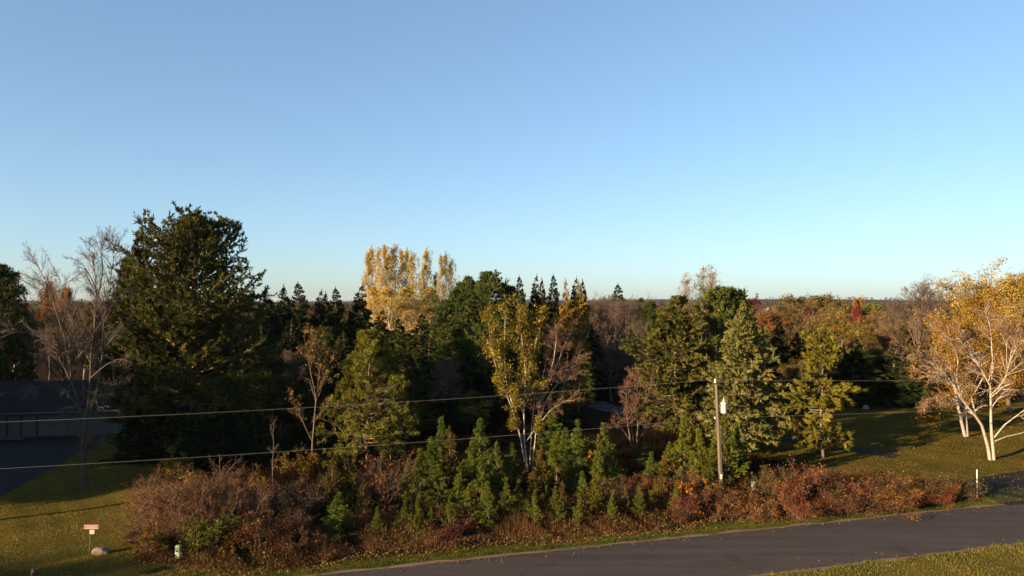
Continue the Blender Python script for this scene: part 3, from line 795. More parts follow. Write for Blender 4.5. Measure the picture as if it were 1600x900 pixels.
# ------------------------------------------------------------------ big trees of the photograph
# the tall white pine at left
def big_pine():
    D = 64.0
    b = spot(300, D)
    H = zat(336, D) - b[2]
    prof = lambda u: np.interp(u, [0, 0.12, 0.35, 0.6, 0.78, 0.9, 1], [0.75, 0.95, 1.0, 0.96, 0.90, 0.72, 0.25])
    pal = [(0.062, 0.072, 0.018, 5), (0.085, 0.088, 0.022, 4), (0.038, 0.05, 0.015, 3), (0.12, 0.09, 0.03, .7)]
    prof = lambda u: np.interp(u, [0, 0.12, 0.35, 0.6, 0.78, 0.9, 1], [0.8, 1.0, 1.0, 0.95, 0.86, 0.66, 0.2])
    p = conifer(R_(201), H, 7.0, 330, 9, 110000, 0.34, 0.058, pal, base=0.06, prof=prof, e0=-4, e1=52, up=0.075, gaps=0.07, dirjit=0.95, r0=0.36, l2=0.38, wander=0.06, flat=0.6, spup=0.25, tone=0.8)
    plant("pine_tree", p, b, "tallest tree, big dark green pine with rounded top left of centre", "pine tree")
    b2 = spot(216, 63.0)
    H2 = zat(362, 63.0) - b2[2]
    p = conifer(R_(202), H2, 2.7, 110, 8, 34000, 0.36, 0.044, pal, base=0.2, prof=lambda u: np.minimum(1, 0.5 + 1.3 * u) * (1 - u ** 3) ** 0.8, e0=5, e1=58, up=0.06, gaps=0.2, dirjit=0.65, r0=0.2, lean=-0.03, spup=0.2)
    plant("pine_tree", p, b2, "thin leaning pine leader at the left flank of the tallest pine", "pine tree")
big_pine()

def red_pine():
    D = 60.0
    b = spot(575, D); H = zat(516, D) - b[2]
    prof = lambda u: np.interp(u, [0, 0.15, 0.4, 0.65, 0.85, 1], [0.85, 1.0, 0.86, 0.62, 0.36, 0.08])
    p = conifer(R_(210), H, 3.9, 150, 11, 62000, 0.24, 0.026, YELLOW_GREEN_PINE, tone=0.92, base=0.05, prof=prof, e0=-2, e1=55, up=0.06, tuft=0.30, tips_only=True, gaps=0.08, dirjit=1.15, r0=0.17, l2=0.36)
    plant("pine_tree", p, b, "sunlit yellow-green young pine with tufted needles standing behind the wires", "pine tree")
red_pine()

def right_conifers():
    D = 76.0
    b = spot(1056, D); H = zat(463, D) - b[2]
    prof = lambda u: np.interp(u, [0, 0.1, 0.35, 0.7, 0.9, 1], [0.85, 1.0, 0.9, 0.55, 0.25, 0.04])
    p = conifer(R_(220), H, 4.9, 220, 7, 42000, 0.42, 0.066, [(0.085, 0.092, 0.02, 5), (0.115, 0.108, 0.024, 4), (0.05, 0.06, 0.018, 3), (0.14, 0.10, 0.03, 1)], base=0.05, prof=prof, e0=-16, e1=48, droop=0.06, up=0.03, gaps=0.17, dirjit=0.7, spup=0.05, r0=0.24)
    plant("spruce_tree", p, b, "broad olive conifer with drooping boughs, left of the transformer pole", "conifer")
    D = 80.0
    b = spot(1130, D); H = zat(449, D) - b[2]
    p = conifer(R_(221), H, 4.6, 110, 10, 36000, 0.42, 0.066, [(0.075, 0.095, 0.02, 5), (0.10, 0.115, 0.026, 4), (0.05, 0.065, 0.018, 3)], base=0.2, prof=lambda u: np.minimum(1, 0.6 + 1.2 * u) * (1 - u ** 3.2) ** 0.7, e0=5, e1=62, up=0.06, tuft=0.45, gaps=0.15, dirjit=0.85, r0=0.26)
    plant("pine_tree", p, b, "green round-topped pine rising behind the blue-green spruce", "pine tree")
    D = 63.5
    b = spot(1164, D); H = zat(476, D) - b[2]
    prof = lambda u: np.interp(u, [0, 0.08, 0.3, 0.6, 0.85, 1], [0.7, 1.0, 0.9, 0.6, 0.27, 0.03])
    p = conifer(R_(222), H, 3.8, 250, 8, 50000, 0.34, 0.056, BLUE_SPRUCE, tone=1.1, base=0.09, prof=prof, e0=-12, e1=42, droop=0.03, up=0.04, gaps=0.09, dirjit=0.75, spup=0.05, r0=0.2, lead=0.6)
    plant("spruce_tree", p, b, "sunlit blue-green spruce directly behind the transformer pole", "spruce tree")
    D = 61.5
    b = spot(1286, D); H = zat(512, D) - b[2]
    prof = lambda u: np.interp(u, [0, 0.1, 0.35, 0.6, 0.85, 1], [0.9, 1.0, 0.9, 0.75, 0.5, 0.1])
    p = conifer(R_(223), H, 2.5, 95, 10, 30000, 0.34, 0.05, [(0.115, 0.108, 0.016, 5), (0.145, 0.125, 0.02, 4), (0.08, 0.082, 0.015, 3)], tone=0.72, base=0.12, prof=prof, e0=-4, e1=40, droop=0.08, up=0.02, gaps=0.20, dirjit=0.6, spup=-0.02, r0=0.12, bark=BARK)
    plant("larch_tree", p, b, "yellow-green larch with tiered drooping boughs right of the spruce", "larch")
right_conifers()

# white birch in the middle: two plants in one clump, gold leaves at left, bare red twigs at right
def centre_birch():
    D = 56.5
    b = np.array(spot(825, D))
    S1 = [px_stem(b, D, [(825, 737), (818, 680), (819, 632), (821, 569), (815, 533), (811, 486)], -0.6, 0.072, 0.014),
          px_stem(b, D, [(821, 592), (836, 542), (845, 497), (848, 486)], 0.6, 0.06, 0.015),
          px_stem(b, D, [(823, 734), (803, 638), (776, 581), (767, 548), (762, 492)], -1.4, 0.062, 0.012),
          px_stem(b, D, [(802, 636), (789, 590), (788, 521), (791, 478)], 0.9, 0.052, 0.012),
          px_stem(b, D, [(828, 726), (830, 660), (838, 610), (828, 560), (830, 515)], 1.2, 0.045, 0.01),
          px_stem(b, D, [(819, 690), (806, 665), (796, 650)], -0.8, 0.03, 0.008), px_stem(b, D, [(822, 690), (838, 668), (846, 655)], -0.6, 0.03, 0.008), px_stem(b, D, [(820, 650), (806, 622), (800, 606)], -1.2, 0.03, 0.008)]
    pal = [(0.33, 0.265, 0.035, 5), (0.40, 0.32, 0.05, 4), (0.24, 0.205, 0.035, 3), (0.34, 0.2, 0.04, 1)]
    H = 12.7
    p = broadleaf(R_(231), H, 0, pal, 14500, 0.066, n=(0, 30, 8, 0), stems=S1, bark=BIRCH, twig=TWIG, leafsd=0.17, up=0.05, l2r=0.33)
    plant("birch_tree", p, b, "white-stemmed birch clump with golden leaves in the middle of the picture", "birch tree")
    b2 = np.array(spot(833, D + 0.8))
    S2 = [px_stem(b2, D + .8, [(832, 730), (836, 680), (845, 620), (863, 587), (880, 545), (890, 520)], 0.4, 0.058, 0.012),
          px_stem(b2, D + .8, [(842, 632), (848, 587), (858, 545), (862, 525)], 0.9, 0.06, 0.014),
          px_stem(b2, D + .8, [(838, 668), (858, 615), (884, 587), (902, 560), (908, 552)], 1.4, 0.06, 0.012),
          px_stem(b2, D + .8, [(838, 670), (860, 640), (884, 626), (898, 625)], -0.6, 0.04, 0.01),
          px_stem(b2, D + .8, [(852, 606), (866, 560), (870, 525), (868, 508)], -0.8, 0.05, 0.012)]
    p = broadleaf(R_(232), H, 0, [(0.30, 0.14, 0.05, 1)], 900, 0.06, n=(0, 30, 11, 11), stems=S2, bark=BIRCH, twig=REDTWIG, up=0.02, ltw=0.02)
    plant("birch_tree", p, b2, "leafless half of the birch clump with reddish twigs, right of the golden leaves", "birch tree")
centre_birch()

def right_birch():
    D = 60.5
    b = np.array(spot(1549, D))
    S1 = [px_stem(b, D, [(1547, 720), (1539, 667), (1520, 647), (1500, 622), (1486, 590), (1453, 564), (1433, 553)], -1.8, 0.144, 0.012),
          px_stem(b, D, [(1553, 720), (1548, 655), (1548, 622), (1549, 597), (1529, 573), (1518, 544), (1494, 527)], -1.0, 0.137, 0.012),
          px_stem(b, D, [(1549, 600), (1551, 560), (1549, 535), (1547, 507), (1538, 486)], 1.0, 0.072, 0.012),
          px_stem(b, D, [(1553, 684), (1573, 660), (1600, 642), (1630, 612), (1650, 580)], -1.5, 0.065, 0.011),
          px_stem(b, D, [(1553, 690), (1575, 681), (1600, 677), (1640, 655), (1662, 640)], 0.8, 0.065, 0.012),
          px_stem(b, D, [(1503, 624), (1478, 619), (1449, 622), (1434, 629)], (-0.9, -2.4), 0.043, 0.007),
          px_stem(b, D, [(1524, 555), (1504, 520), (1497, 505)], (-0.8, 0.4), 0.036, 0.007),
          px_stem(b, D, [(1494, 606), (1497, 560), (1478, 518), (1472, 506)], (-0.8, 0.8), 0.043, 0.007),
          px_stem(b, D, [(1550, 630), (1575, 580), (1584, 531), (1602, 515)], (0, 1.8), 0.058, 0.008),
          px_stem(b, D, [(1574, 582), (1573, 540), (1571, 495), (1576, 480)], (1.0, -0.5), 0.036, 0.007),
          px_stem(b, D, [(1488, 598), (1460, 590), (1435, 578), (1424, 572)], (-1.2, 0.2), 0.036, 0.007)]
    pal = [(0.42, 0.215, 0.045, 5), (0.50, 0.27, 0.055, 4), (0.33, 0.15, 0.04, 3)]
    p = broadleaf(R_(241), 15, 0, pal, 6000, 0.06, n=(0, 28, 10, 9), stems=S1, bark=BIRCH, brmat=BIRCH, twig=REDTWIG, up=-0.02, leafsd=0.2, ltw=0.022)
    plant("birch_tree", p, b, "large white birch with spreading nearly bare boughs at the right edge", "birch tree")
    D = 71.5
    b = np.array(spot(1505, D))
    S2 = [px_stem(b, D, [(1508, 682), (1500, 650), (1492, 610), (1480, 560), (1478, 520)], -1.2, 0.17, 0.02),
          px_stem(b, D, [(1511, 682), (1508, 650), (1512, 600), (1520, 540), (1522, 480)], 1.2, 0.17, 0.02),
          px_stem(b, D, [(1509, 640), (1535, 590), (1560, 550), (1570, 500)], 0.5, 0.10, 0.015),
          px_stem(b, D, [(1497, 640), (1475, 610), (1455, 590), (1440, 585)], 0.7, 0.07, 0.012),
          px_stem(b, D, [(1512, 620), (1540, 610), (1575, 600), (1600, 590)], 1.4, 0.07, 0.012),
          px_stem(b, D, [(1500, 645), (1480, 640), (1462, 640), (1450, 648)], -1.4, 0.05, 0.012)]
    pal = [(0.40, 0.24, 0.035, 5), (0.46, 0.29, 0.05, 4), (0.33, 0.22, 0.035, 3), (0.34, 0.15, 0.03, 1.5)]
    p = broadleaf(R_(242), 15, 0, pal, 56000, 0.066, n=(0, 30, 11, 0), stems=S2, bark=BIRCH, twig=REDTWIG, up=0.0, leafsd=0.32)
    plant("birch_tree", p, b, "golden-orange birch with twin white trunks behind the large birch", "birch tree")
    D = 88
    b = spot(1578, D); H = zat(414, D) - b[2]
    pal = [(0.50, 0.35, 0.07, 5), (0.58, 0.43, 0.11, 4), (0.38, 0.28, 0.06, 3)]
    p = broadleaf(R_(243), H, 10.0, pal, 86000, 0.10, n=(36, 11, 9, 0), spread=56, topang=10, fork=0.15, leafsd=0.32, up=0.10)
    plant("maple_tree", p, b, "tall bright yellow tree at the top of the right edge", "tree")
right_birch()

# bare trees at left and in the middle
def bare_heroes():
    D = 51.5
    b = np.array(spot(133, D))
    def s(pts, dd, r0, r1): return px_stem(b, D, pts, dd, r0, r1)
    S1 = [s([(132, 766), (131, 700), (134, 655), (135, 640)], 0, 0.21, 0.16),
          s([(133, 664), (124, 630), (113, 600), (105, 555), (97, 520), (86, 475), (70, 440), (58, 412)], -1.4, 0.085, 0.014),
          s([(134, 660), (131, 610), (124, 560), (116, 520), (108, 480), (95, 450), (92, 430)], 1.2, 0.08, 0.012),
          s([(136, 660), (140, 600), (143, 550), (150, 500), (152, 455), (147, 420), (138, 385)], -0.6, 0.085, 0.012),
          s([(138, 658), (152, 600), (160, 555), (164, 500), (171, 460), (175, 420), (180, 378)], 1.0, 0.085, 0.012),
          s([(163, 505), (154, 462), (142, 432), (126, 408)], (0.6, -0.8), 0.06, 0.014),
          s([(151, 470), (160, 430), (160, 395), (156, 372)], (-0.4, 0.8), 0.055, 0.014),
          s([(113, 600), (88, 550), (62, 524), (36, 516), (8, 524)], (-0.7, -2.4), 0.06, 0.012),
          s([(132, 708), (152, 665), (168, 622), (184, 588)], (0, 1.2), 0.07, 0.016),
          s([(128, 645), (100, 605), (70, 600), (45, 612)], (-0.2, -2.0), 0.05, 0.012),
          s([(134, 640), (110, 640), (92, 655), (78, 672)], (0, -1.6), 0.04, 0.01),
          s([(142, 590), (165, 570), (185, 560), (200, 565)], (-0.2, -1.5), 0.045, 0.01)]
    p = broadleaf(R_(251), 15, 0, None, 0, 0, n=(0, 26, 11, 10), stems=S1, bark=SHADEBARK, twig=TWIG, up=0.035, ltw=0.016)
    plant("bare_tree", p, b, "tall leafless tree on the left lawn, forking into many stems before the house", "bare tree")
    D = 58.5
    b = np.array(spot(489, D))
    S2 = [px_stem(b, D, [(487, 726), (490, 665), (494, 620), (500, 590), (498, 555), (492, 522)], 0.3, 0.085, 0.012),
          px_stem(b, D, [(494, 622), (486, 585), (478, 548), (475, 528)], -0.7, 0.045, 0.01),
          px_stem(b, D, [(497, 612), (510, 580), (520, 555), (526, 543)], 0.6, 0.045, 0.01),
          px_stem(b, D, [(488, 690), (474, 660), (464, 640), (458, 620)], -0.5, 0.04, 0.008)]
    p = broadleaf(R_(252), 11, 0, [(0.36, 0.20, 0.06, 1)], 700, 0.09, n=(0, 18, 6, 4), stems=S2, bark=TWIG, twig=TWIG, up=0.08, ltw=0.016)
    plant("bare_tree", p, b, "slim leafless tree with a few brown leaves left of the sunlit pine", "bare tree")
    D = 60.0
    b = np.array(spot(989, D))
    S3 = [px_stem(b, D, [(989, 706), (981, 670), (979, 620), (975, 592)], -0.4, 0.07, 0.012),
          px_stem(b, D, [(990, 704), (987, 660), (984, 600), (985, 585)], 0.5, 0.06, 0.012),
          px_stem(b, D, [(995, 702), (998, 640), (996, 600), (991, 580)], 0.2, 0.075, 0.012),
          px_stem(b, D, [(998, 642), (1014, 616), (1018, 598), (1016, 588)], -0.5, 0.045, 0.01),
          px_stem(b, D, [(985, 690), (970, 665), (958, 660), (950, 668)], -0.8, 0.03, 0.008),
          px_stem(b, D, [(996, 690), (1012, 668), (1026, 662), (1034, 668)], 0.8, 0.03, 0.008)]
    p = broadleaf(R_(253), 8, 0, [(0.24, 0.09, 0.05, 2), (0.19, 0.08, 0.055, 2)], 1000, 0.07, n=(0, 20, 8, 8), stems=S3, bark=TWIG, twig=REDTWIG, up=0.05, ltw=0.016)
    plant("bare_tree", p, b, "small many-stemmed tree with reddish twigs in front of the gravel track", "bare tree")
    D = 51.0
    b = np.array(spot(425, D))
    S4 = [px_stem(b, D, [(425, 782), (426, 740), (427, 700), (428, 655)], 0, 0.04, 0.008)]
    p = broadleaf(R_(254), 5, 0, None, 0, 0, n=(0, 18, 5, 3), stems=S4, bark=TWIG, twig=TWIG, up=0.06, ltw=0.012)
    plant("bare_sapling", p, b, "thin straight bare sapling rising above the red shrubs", "sapling")
    D = 45.5
    b = np.array(spot(343, D))
    S5 = [px_stem(b, D, [(343, 800), (344, 760), (344, 730), (342, 708)], 0, 0.035, 0.008),
          px_stem(b, D, [(344, 765), (354, 740), (370, 720), (380, 715)], 0.4, 0.025, 0.006),
          px_stem(b, D, [(344, 745), (334, 728), (326, 716)], -0.3, 0.02, 0.006)]
    p = broadleaf(R_(255), 4, 0, None, 0, 0, n=(0, 12, 4, 2), stems=S5, bark=TWIG, twig=TWIG, up=0.05, ltw=0.012)
    plant("bare_sapling", p, b, "pale forked bare sapling in the big red shrub", "sapling")
    D = 46.8
    b = np.array(spot(466, D))
    S6 = [px_stem(b, D, [(464, 826), (468, 800), (466, 780), (474, 768)], 0, 0.03, 0.008), px_stem(b, D, [(467, 795), (478, 785), (486, 778)], 0.4, 0.02, 0.006)]
    p = broadleaf(R_(256), 3, 0, None, 0, 0, n=(0, 9, 4, 2), stems=S6, bark=TWIG, twig=TWIG, up=0.05, ltw=0.012)
    plant("bare_sapling", p, b, "small pale crooked sapling left of the green bushy pine", "sapling")
bare_heroes()

# ------------------------------------------------------------------ trees behind, one by one
SP = "spruces of the dark row behind"
i = 0
for px, D, top, w, lab in [
    (438, 104, 449, 62, "dark spruce just right of the tallest pine"),
    (469, 110, 444, 58, "most pointed spruce tip left of the yellow aspens, second in the dark row"),
    (492, 112, 456, 46, "third spruce of the dark row, low tip beside the pointed one"),
    (507, 114, 459, 44, "fourth spruce of the dark row, lowest tip"),
    (526, 110, 452, 50, "fifth spruce of the dark row, slim tip"),
    (554, 106, 448, 66, "broad spruce at the right end of the dark row, left of the aspens"),
    (414, 98, 452, 66, "dark spruce half hidden by the tallest pine's right flank"),
    (812, 118, 434, 40, "first slim spruce tip right of the round-topped green pines"),
    (830, 116, 433, 42, "second slim spruce tip right of the round-topped green pines"),
    (848, 120, 438, 38, "short spruce tip between two taller ones left of the larches"),
    (864, 116, 432, 40, "spruce touching the left yellow larch"),
    (893, 124, 437, 40, "dark spruce tip between the two yellow larches"),
    (912, 126, 440, 42, "dark spruce tip behind the right yellow larch"),
    (963, 140, 446, 52, "lone pointed spruce above the bare brown wood"),
    (590, 100, 486, 60, "low shaded spruce below the left aspens"),
    (622, 98, 498, 60, "low shaded spruce below the middle of the aspens"),
    (655, 100, 492, 58, "low shaded spruce below the gap between the aspens"),
    (688, 98, 480, 60, "low shaded spruce below the right aspens"),
    (870, 104, 492, 60, "shaded spruce under the left yellow larch"),
    (905, 106, 505, 60, "shaded spruce under the right yellow larch"),
    (1245, 84, 512, 62, "dark shaded spruce behind the yellow-green larch"),
    (1338, 92, 530, 84, "round deciduous tree right of the larch, its shade put in as dark spruce"),  # this and the next two: shaded deciduous trees, darkness added by spruce meshes
    (1392, 94, 540, 96, "deciduous tree at the back of the right lawn, its shade put in as dark spruce"),
    (1432, 92, 536, 84, "deciduous tree left behind the golden-orange birch, its shade put in as dark spruce"),
    (1222, 82, 502, 60, "dark shaded spruce just right of the blue-green spruce")]:
    stand("spruce_tree", spruces[i % 3], 15, 3.0, px, D, top, w, lab, "spruce tree", SP, rot=i * 1.3, color=(0.8 + 0.12 * (i % 5), 0.85 + 0.1 * (i * 3 % 5), 0.9)).rotation_euler[:2] = (0.03 * math.sin(i * 2.3), 0.035 * math.sin(i * 4.1))
    i += 1
PN = "pines standing behind"
for px, D, top, w, lab, c in [
    (5, 84, 413, 80, "dark round-topped pine cut by the left edge", (0.8, .8, .9)),
    (-28, 90, 425, 90, "dark pine beyond the left edge behind the house", (0.8, .8, .9)),
    (195, 88, 402, 60, "yellow-green pine between the bare tree and the tallest pine", (1.5, 1.2, 1.0)),
    (735, 108, 432, 70, "left one of the round-topped green pines right of the aspens", (1.1, 1.15, 1)),
    (768, 104, 424, 80, "highest of the round-topped green pines right of the aspens", (1.05, 1.1, 1.1)),
    (795, 106, 446, 52, "grey-green pine at the right of the round-topped pines", (1.2, 1.15, 1.4)),
    (712, 102, 452, 60, "low pine below the right aspens", (1, 1.1, 1)),
    (640, 92, 520, 70, "shaded pine directly right behind the sunlit young pine", (1, 1, 1)),
    (720, 86, 530, 80, "shaded pine left behind the golden birch", (1, 1, 1)),
    (1365, 170, 472, 50, "bright green round pine below the horizon, left of the tall bare tree", (1.5, 1.7, 1.2)),
    (1235, 300, 466, 40, "small dark pine near the horizon right of the spruce", (1, 1, 1)),
    (1310, 240, 468, 34, "small dark pine near the horizon left of the crimson tree", (.9, 1, .9)),
    (1000, 150, 466, 40, "dark pine top among the bare brown trees", (.9, .9, .8)),
    (1015, 112, 470, 44, "dark pine touching the left side of the broad olive conifer", (.9, 1, .8))]:
    stand("pine_tree", pines[i % 3], 17, 4.2, px, D, top, w, lab, "pine tree", PN, rot=i * 1.7, color=c)
    i += 1
AS = "yellow aspens behind the dark spruces"
ORD = ["first", "second", "third", "fourth", "fifth", "sixth", "seventh", "eighth", "ninth"]
ra_ = R_(88)
for k, (px, top) in enumerate([(579, 390), (587, 379), (596, 384), (604, 377), (613, 386), (622, 379), (631, 385), (641, 382), (650, 392)]):
    stand("aspen_tree", aspens[i % 3], 22, 2.0, px, 146 + 8 * ra_.random(), top + 3, 15 + 9 * ra_.random(), ORD[k] + " tall aspen from the left in the dense yellow group", "aspen", AS, rot=i * 2.1, color=(lambda f: (f, f, f))(1 + 0.12 * ra_.normal())); i += 1
for k, (px, top) in enumerate([(664, 418), (673, 385), (684, 425), (692, 396), (701, 391), (709, 404)]):
    stand("aspen_tree", aspens[i % 3], 22, 2.0, px, 146 + 8 * ra_.random(), top, 12 + 7 * ra_.random(), ORD[k] + " aspen from the left in the thinner brownish-yellow group", "aspen", AS, rot=i * 2.1, color=(lambda f: (.8 * f, .84 * f, .8 * f))(1 + 0.12 * ra_.normal())); i += 1
for px, D, top, w, lab, c in [
    (592, 140, 446, 40, "low wide aspen under the left yellow group", (.95, .95, .8)),
    (622, 138, 446, 44, "low wide aspen under the middle of the yellow group", (.95, .95, .8)),
    (652, 140, 444, 46, "low wide aspen under the gap in the yellow group", (.95, .95, .8)),
    (683, 142, 446, 44, "low wide aspen under the thinner yellow group", (.85, .9, .8))]:
    stand("aspen_tree", aspens[i % 3], 22, 2.0, px, D, top, w, lab, "aspen", AS, rot=i * 2.1, color=c)
    i += 1
for px, D, top, w, lab in [(1075, 170, 425, 22, "left pale aspen with sparse cream leaves above the conifers"), (1092, 172, 416, 26, "middle pale aspen with sparse cream leaves above the conifers"), (1117, 170, 413, 28, "right pale aspen with sparse cream leaves above the conifers")]:
    stand("aspen_tree", paleaspen, 22, 2.0, px, D, top, w, lab, "aspen", "pale aspens", rot=i * 2.1); i += 1
for px, D, top, w, lab in [(76, 120, 428, 34, "orange tree seen through the bare tree at left"), (98, 118, 446, 28, "dull yellow tree behind the bare tree's stems")]:
    stand("broadleaf_tree", olives[i % 3], 13, 4.6, px, D, top, w, lab, "tree", "trees behind the bare tree", rot=i * 2.1, color=(1.9, 1.2, .7)); i += 1
for px, top, w, lab in [(879, 439, 34, "left one of the two golden larches"), (905, 442, 40, "right one of the two golden larches")]:
    stand("larch_tree", larch, 16, 2.0, px, 95, top, w, lab, "larch", "golden larches", rot=i * 1.1); i += 1
BT = "leafless trees behind"
for px, D, top, w, lab in [
    (935, 120, 456, 60, "leafless brown tree right of the golden larches"),
    (972, 112, 462, 84, "spreading leafless tree with pale limbs below the lone spruce"),
    (950, 135, 458, 60, "leafless tree behind the spreading one"),
    (1012, 118, 458, 44, "leafless tree with whitish stem beside the olive conifer"),
    (992, 128, 464, 60, "leafless tree left of the whitish stem"),
    (918, 108, 485, 60, "shaded leafless tree under the golden larches"),
    (1436, 92, 428, 120, "tall leafless tree standing against the sky at right"),
    (1405, 120, 462, 70, "lower leafless tree left of the tall one at right"),
    (1466, 118, 452, 60, "leafless tree between the tall one and the yellow tree"),
    (45, 95, 470, 80, "shaded leafless tree behind the house"),
    (105, 92, 478, 80, "shaded leafless tree behind the tall bare tree"),
    (160, 90, 480, 80, "shaded leafless tree left behind the tallest pine"),
    (455, 82, 540, 70, "shaded leafless tree left behind the slim bare tree"),
    (700, 78, 560, 70, "shaded leafless tree left of the golden birch"),
    (1195, 160, 472, 60, "rust-coloured twiggy tree right above the blue-green spruce")]:
    stand("bare_tree", baretrees[i % 3], 15, 4.2, px, D, top, w, lab, "bare tree", BT, rot=i * 1.9); i += 1
OL = "mixed autumn trees right of the spruce"
for px, D, top, w, lab, c in [
    (1196, 140, 484, 66, "rust-orange tree right of the spruce top", (1.35, .9, .7)),
    (1176, 190, 459, 34, "dark red tree top beside the pine", (1.0, .30, .55)),
    (1235, 170, 476, 60, "dull brown-olive tree near the small roof", (1, 1, 1.1)),
    (1268, 165, 459, 84, "wide greyish-olive tree reaching above the horizon", (1, 1.05, 1.25)),
    (1270, 190, 466, 40, "salmon-red tree top inside the wide olive crown", (1.5, .65, .8)),
    (1305, 160, 464, 52, "olive tree left of the crimson one", (1, 1.05, 1.1)),
    (1340, 175, 463, 24, "small orange tree at the horizon above the crimson one", (1.9, 1.3, .9)),
    (1341, 155, 474, 26, "small crimson tree left of the bright green pine", (1.2, .36, .7)),
    (1318, 108, 482, 76, "sunlit olive-yellow tree behind the larch", (1.1, 1.08, .8)),
    (1282, 118, 490, 76, "brownish tree behind the larch's top", (1, .95, 1)),
    (1360, 104, 498, 80, "olive tree half in shade right of the larch", (1, 1, .9)),
    (1400, 100, 500, 80, "olive-brown tree half in shade left of the orange birch", (1, .95, .9)),
    (1440, 104, 490, 76, "olive tree below the tall leafless tree", (1.05, 1.05, .9)),
    (1385, 140, 478, 70, "yellowish olive tree left below the tall leafless tree", (1.1, 1.05, .9)),
    (1470, 100, 500, 70, "olive-gold tree just left of the yellow tree", (1.3, 1.1, .8)),
    (1250, 78, 560, 60, "shaded tree between the spruce and the larch", (.7, .8, .7)),
    (1560, 130, 470, 90, "olive tree hidden behind the yellow tree", (1.2, 1.1, .8)),
    (20, 110, 470, 80, "dull olive tree behind the house roof", (.8, .8, .9)),
    (130, 105, 474, 90, "dull olive tree behind the tall bare tree", (.8, .8, .9))]:
    stand("broadleaf_tree", olives[i % 3], 13, 4.6, px, D, top, w, lab, "tree", OL, rot=i * 2.3, color=c); i += 1

# trees beyond the left edge and behind the viewer, whose shade lies on the house and drive
ca, sa = math.cos(SUN_TRAVEL), math.sin(SUN_TRAVEL)
for k, (p_, q_, h, w) in enumerate([(-22, 61.5, 17, 5.2), (-27, 61, 17, 5.2), (-32, 64, 18, 5), (-24, 70, 19, 5.2), (-33, 76, 20, 5.4), (-23, 79, 19, 5), (-30, 84, 20, 5.4), (-22, 88, 19, 5), (-32, 93, 20, 5.4), (-23, 97, 20, 5.2), (-30, 103, 20, 5.4), (-21, 107, 20, 5.2), (-33, 112, 20, 5.4), (-38, 70, 19, 5), (-40, 85, 20, 5.4), (-41, 100, 20, 5.4)]):
    x, y = p_ * ca - q_ * sa, p_ * sa + q_ * ca
    plant("spruce_tree", spruces[k % 3], (x, y, 0), "tall spruce of the belt beyond the left edge of the picture", "spruce tree", "spruces beyond the left edge", (w / 3.0, w / 3.0, h / 15), k * 1.1)
plant("broadleaf_tree", olives[1], (-66, 2.5, 0), "broad tree across the road beyond the lower left edge", "tree", None, (1.25, 1.25, 0.9), 0.5)

# conifers deep in the shade of the wood
WOODLAB = ["shaded conifer low against the tallest pine's right flank", "tall shaded conifer below the second spruce tip", "shaded conifer just behind the slim bare tree", "shaded conifer left behind the sunlit young pine's top",
           "low shaded conifer at the slim bare tree's foot", "shaded conifer right behind the sunlit young pine's crown", "middling shaded conifer right of the sunlit young pine", "shaded conifer below the right aspens, farther back",
           "tall shaded conifer left of the round-topped green pines", "middling shaded conifer under the round-topped green pines", "tall shaded conifer touching the golden birch's left edge", "low shaded conifer midway between sunlit pine and golden birch",
           "low shaded conifer nearest the golden birch's left stems", "shaded conifer seen through the golden birch's crown", "tall shaded conifer behind the golden birch's right stems", "shaded conifer behind the leafless birch half's top",
           "shaded conifer right of the leafless birch half", "low shaded conifer behind the leafless birch half's lower twigs", "lowest shaded conifer right of the sunlit young pine's foot", "tall shaded conifer below the bare brown trees",
           "shaded conifer at the far dark end of the clearing", "lowest shaded conifer right of the tallest pine's foot"]
for k, (px, D, top, w) in enumerate([(425, 80, 560, 70), (450, 92, 500, 66), (505, 90, 510, 66), (540, 86, 520, 66), (470, 74, 600, 60), (600, 84, 540, 70), (645, 80, 575, 66), (668, 88, 530, 70), (700, 92, 505, 70), (735, 84, 555, 66), (760, 92, 500, 66), (690, 74, 610, 60), (740, 74, 612, 60), (780, 80, 560, 66), (840, 92, 510, 66), (875, 88, 535, 66), (905, 84, 560, 60), (880, 76, 610, 56), (655, 72, 632, 56), (930, 98, 515, 60), (960, 104, 540, 60), (440, 70, 640, 56)]):
    stand("spruce_tree", spruces[k % 3] if k % 2 else pines[k % 3], 15 if k % 2 else 17, 3.0 if k % 2 else 4.4, px, D, top, w, WOODLAB[k], "conifer", "conifers in the shaded wood", rot=k * 1.2)
for k, (px, D, top, w) in enumerate([(985, 100, 520, 70), (1000, 108, 500, 70), (955, 96, 530, 70), (1030, 100, 540, 60)]):
    stand("bare_tree", baretrees[k % 3], 15, 4.2, px, D, top, w, ["shaded leafless tree above the reddish small tree", "tallest shaded leafless tree beyond the gravel track", "shaded leafless tree left of the gravel track's dark end", "shaded leafless tree at the olive conifer's left edge"][k], "bare tree", "leafless trees by the gravel track", rot=k * 2.2)

for k, (px, D, top, w, lab) in enumerate([(212, 60, 640, 60, "low dark spruce under the tallest pine's left side"), (258, 61, 628, 64, "low dark spruce beneath the tallest pine's left boughs"), (305, 58, 650, 60, "low dark spruce before the tallest pine's trunk"), (350, 60, 632, 64, "low dark spruce beneath the tallest pine's right boughs"), (398, 60, 640, 60, "low dark spruce right of the tallest pine's trunk"), (440, 60, 655, 56, "low dark spruce left of the slim bare tree")]):
    stand("spruce_tree", spruces[k % 3], 15, 3.0, px, D, top, w, lab, "spruce tree", "low spruces under the tallest pine", rot=k * 0.9, fat=1.3)

# ------------------------------------------------------------------ young pines, cedars and shrubs of the front thicket
YG = "young pines in the roadside thicket"
def gpt(px, py):
    """ground point seen at a picture point"""
    v = (450 - py) / FPX
    return -CAMH / (sP + v * cP) * (cP - v * sP)
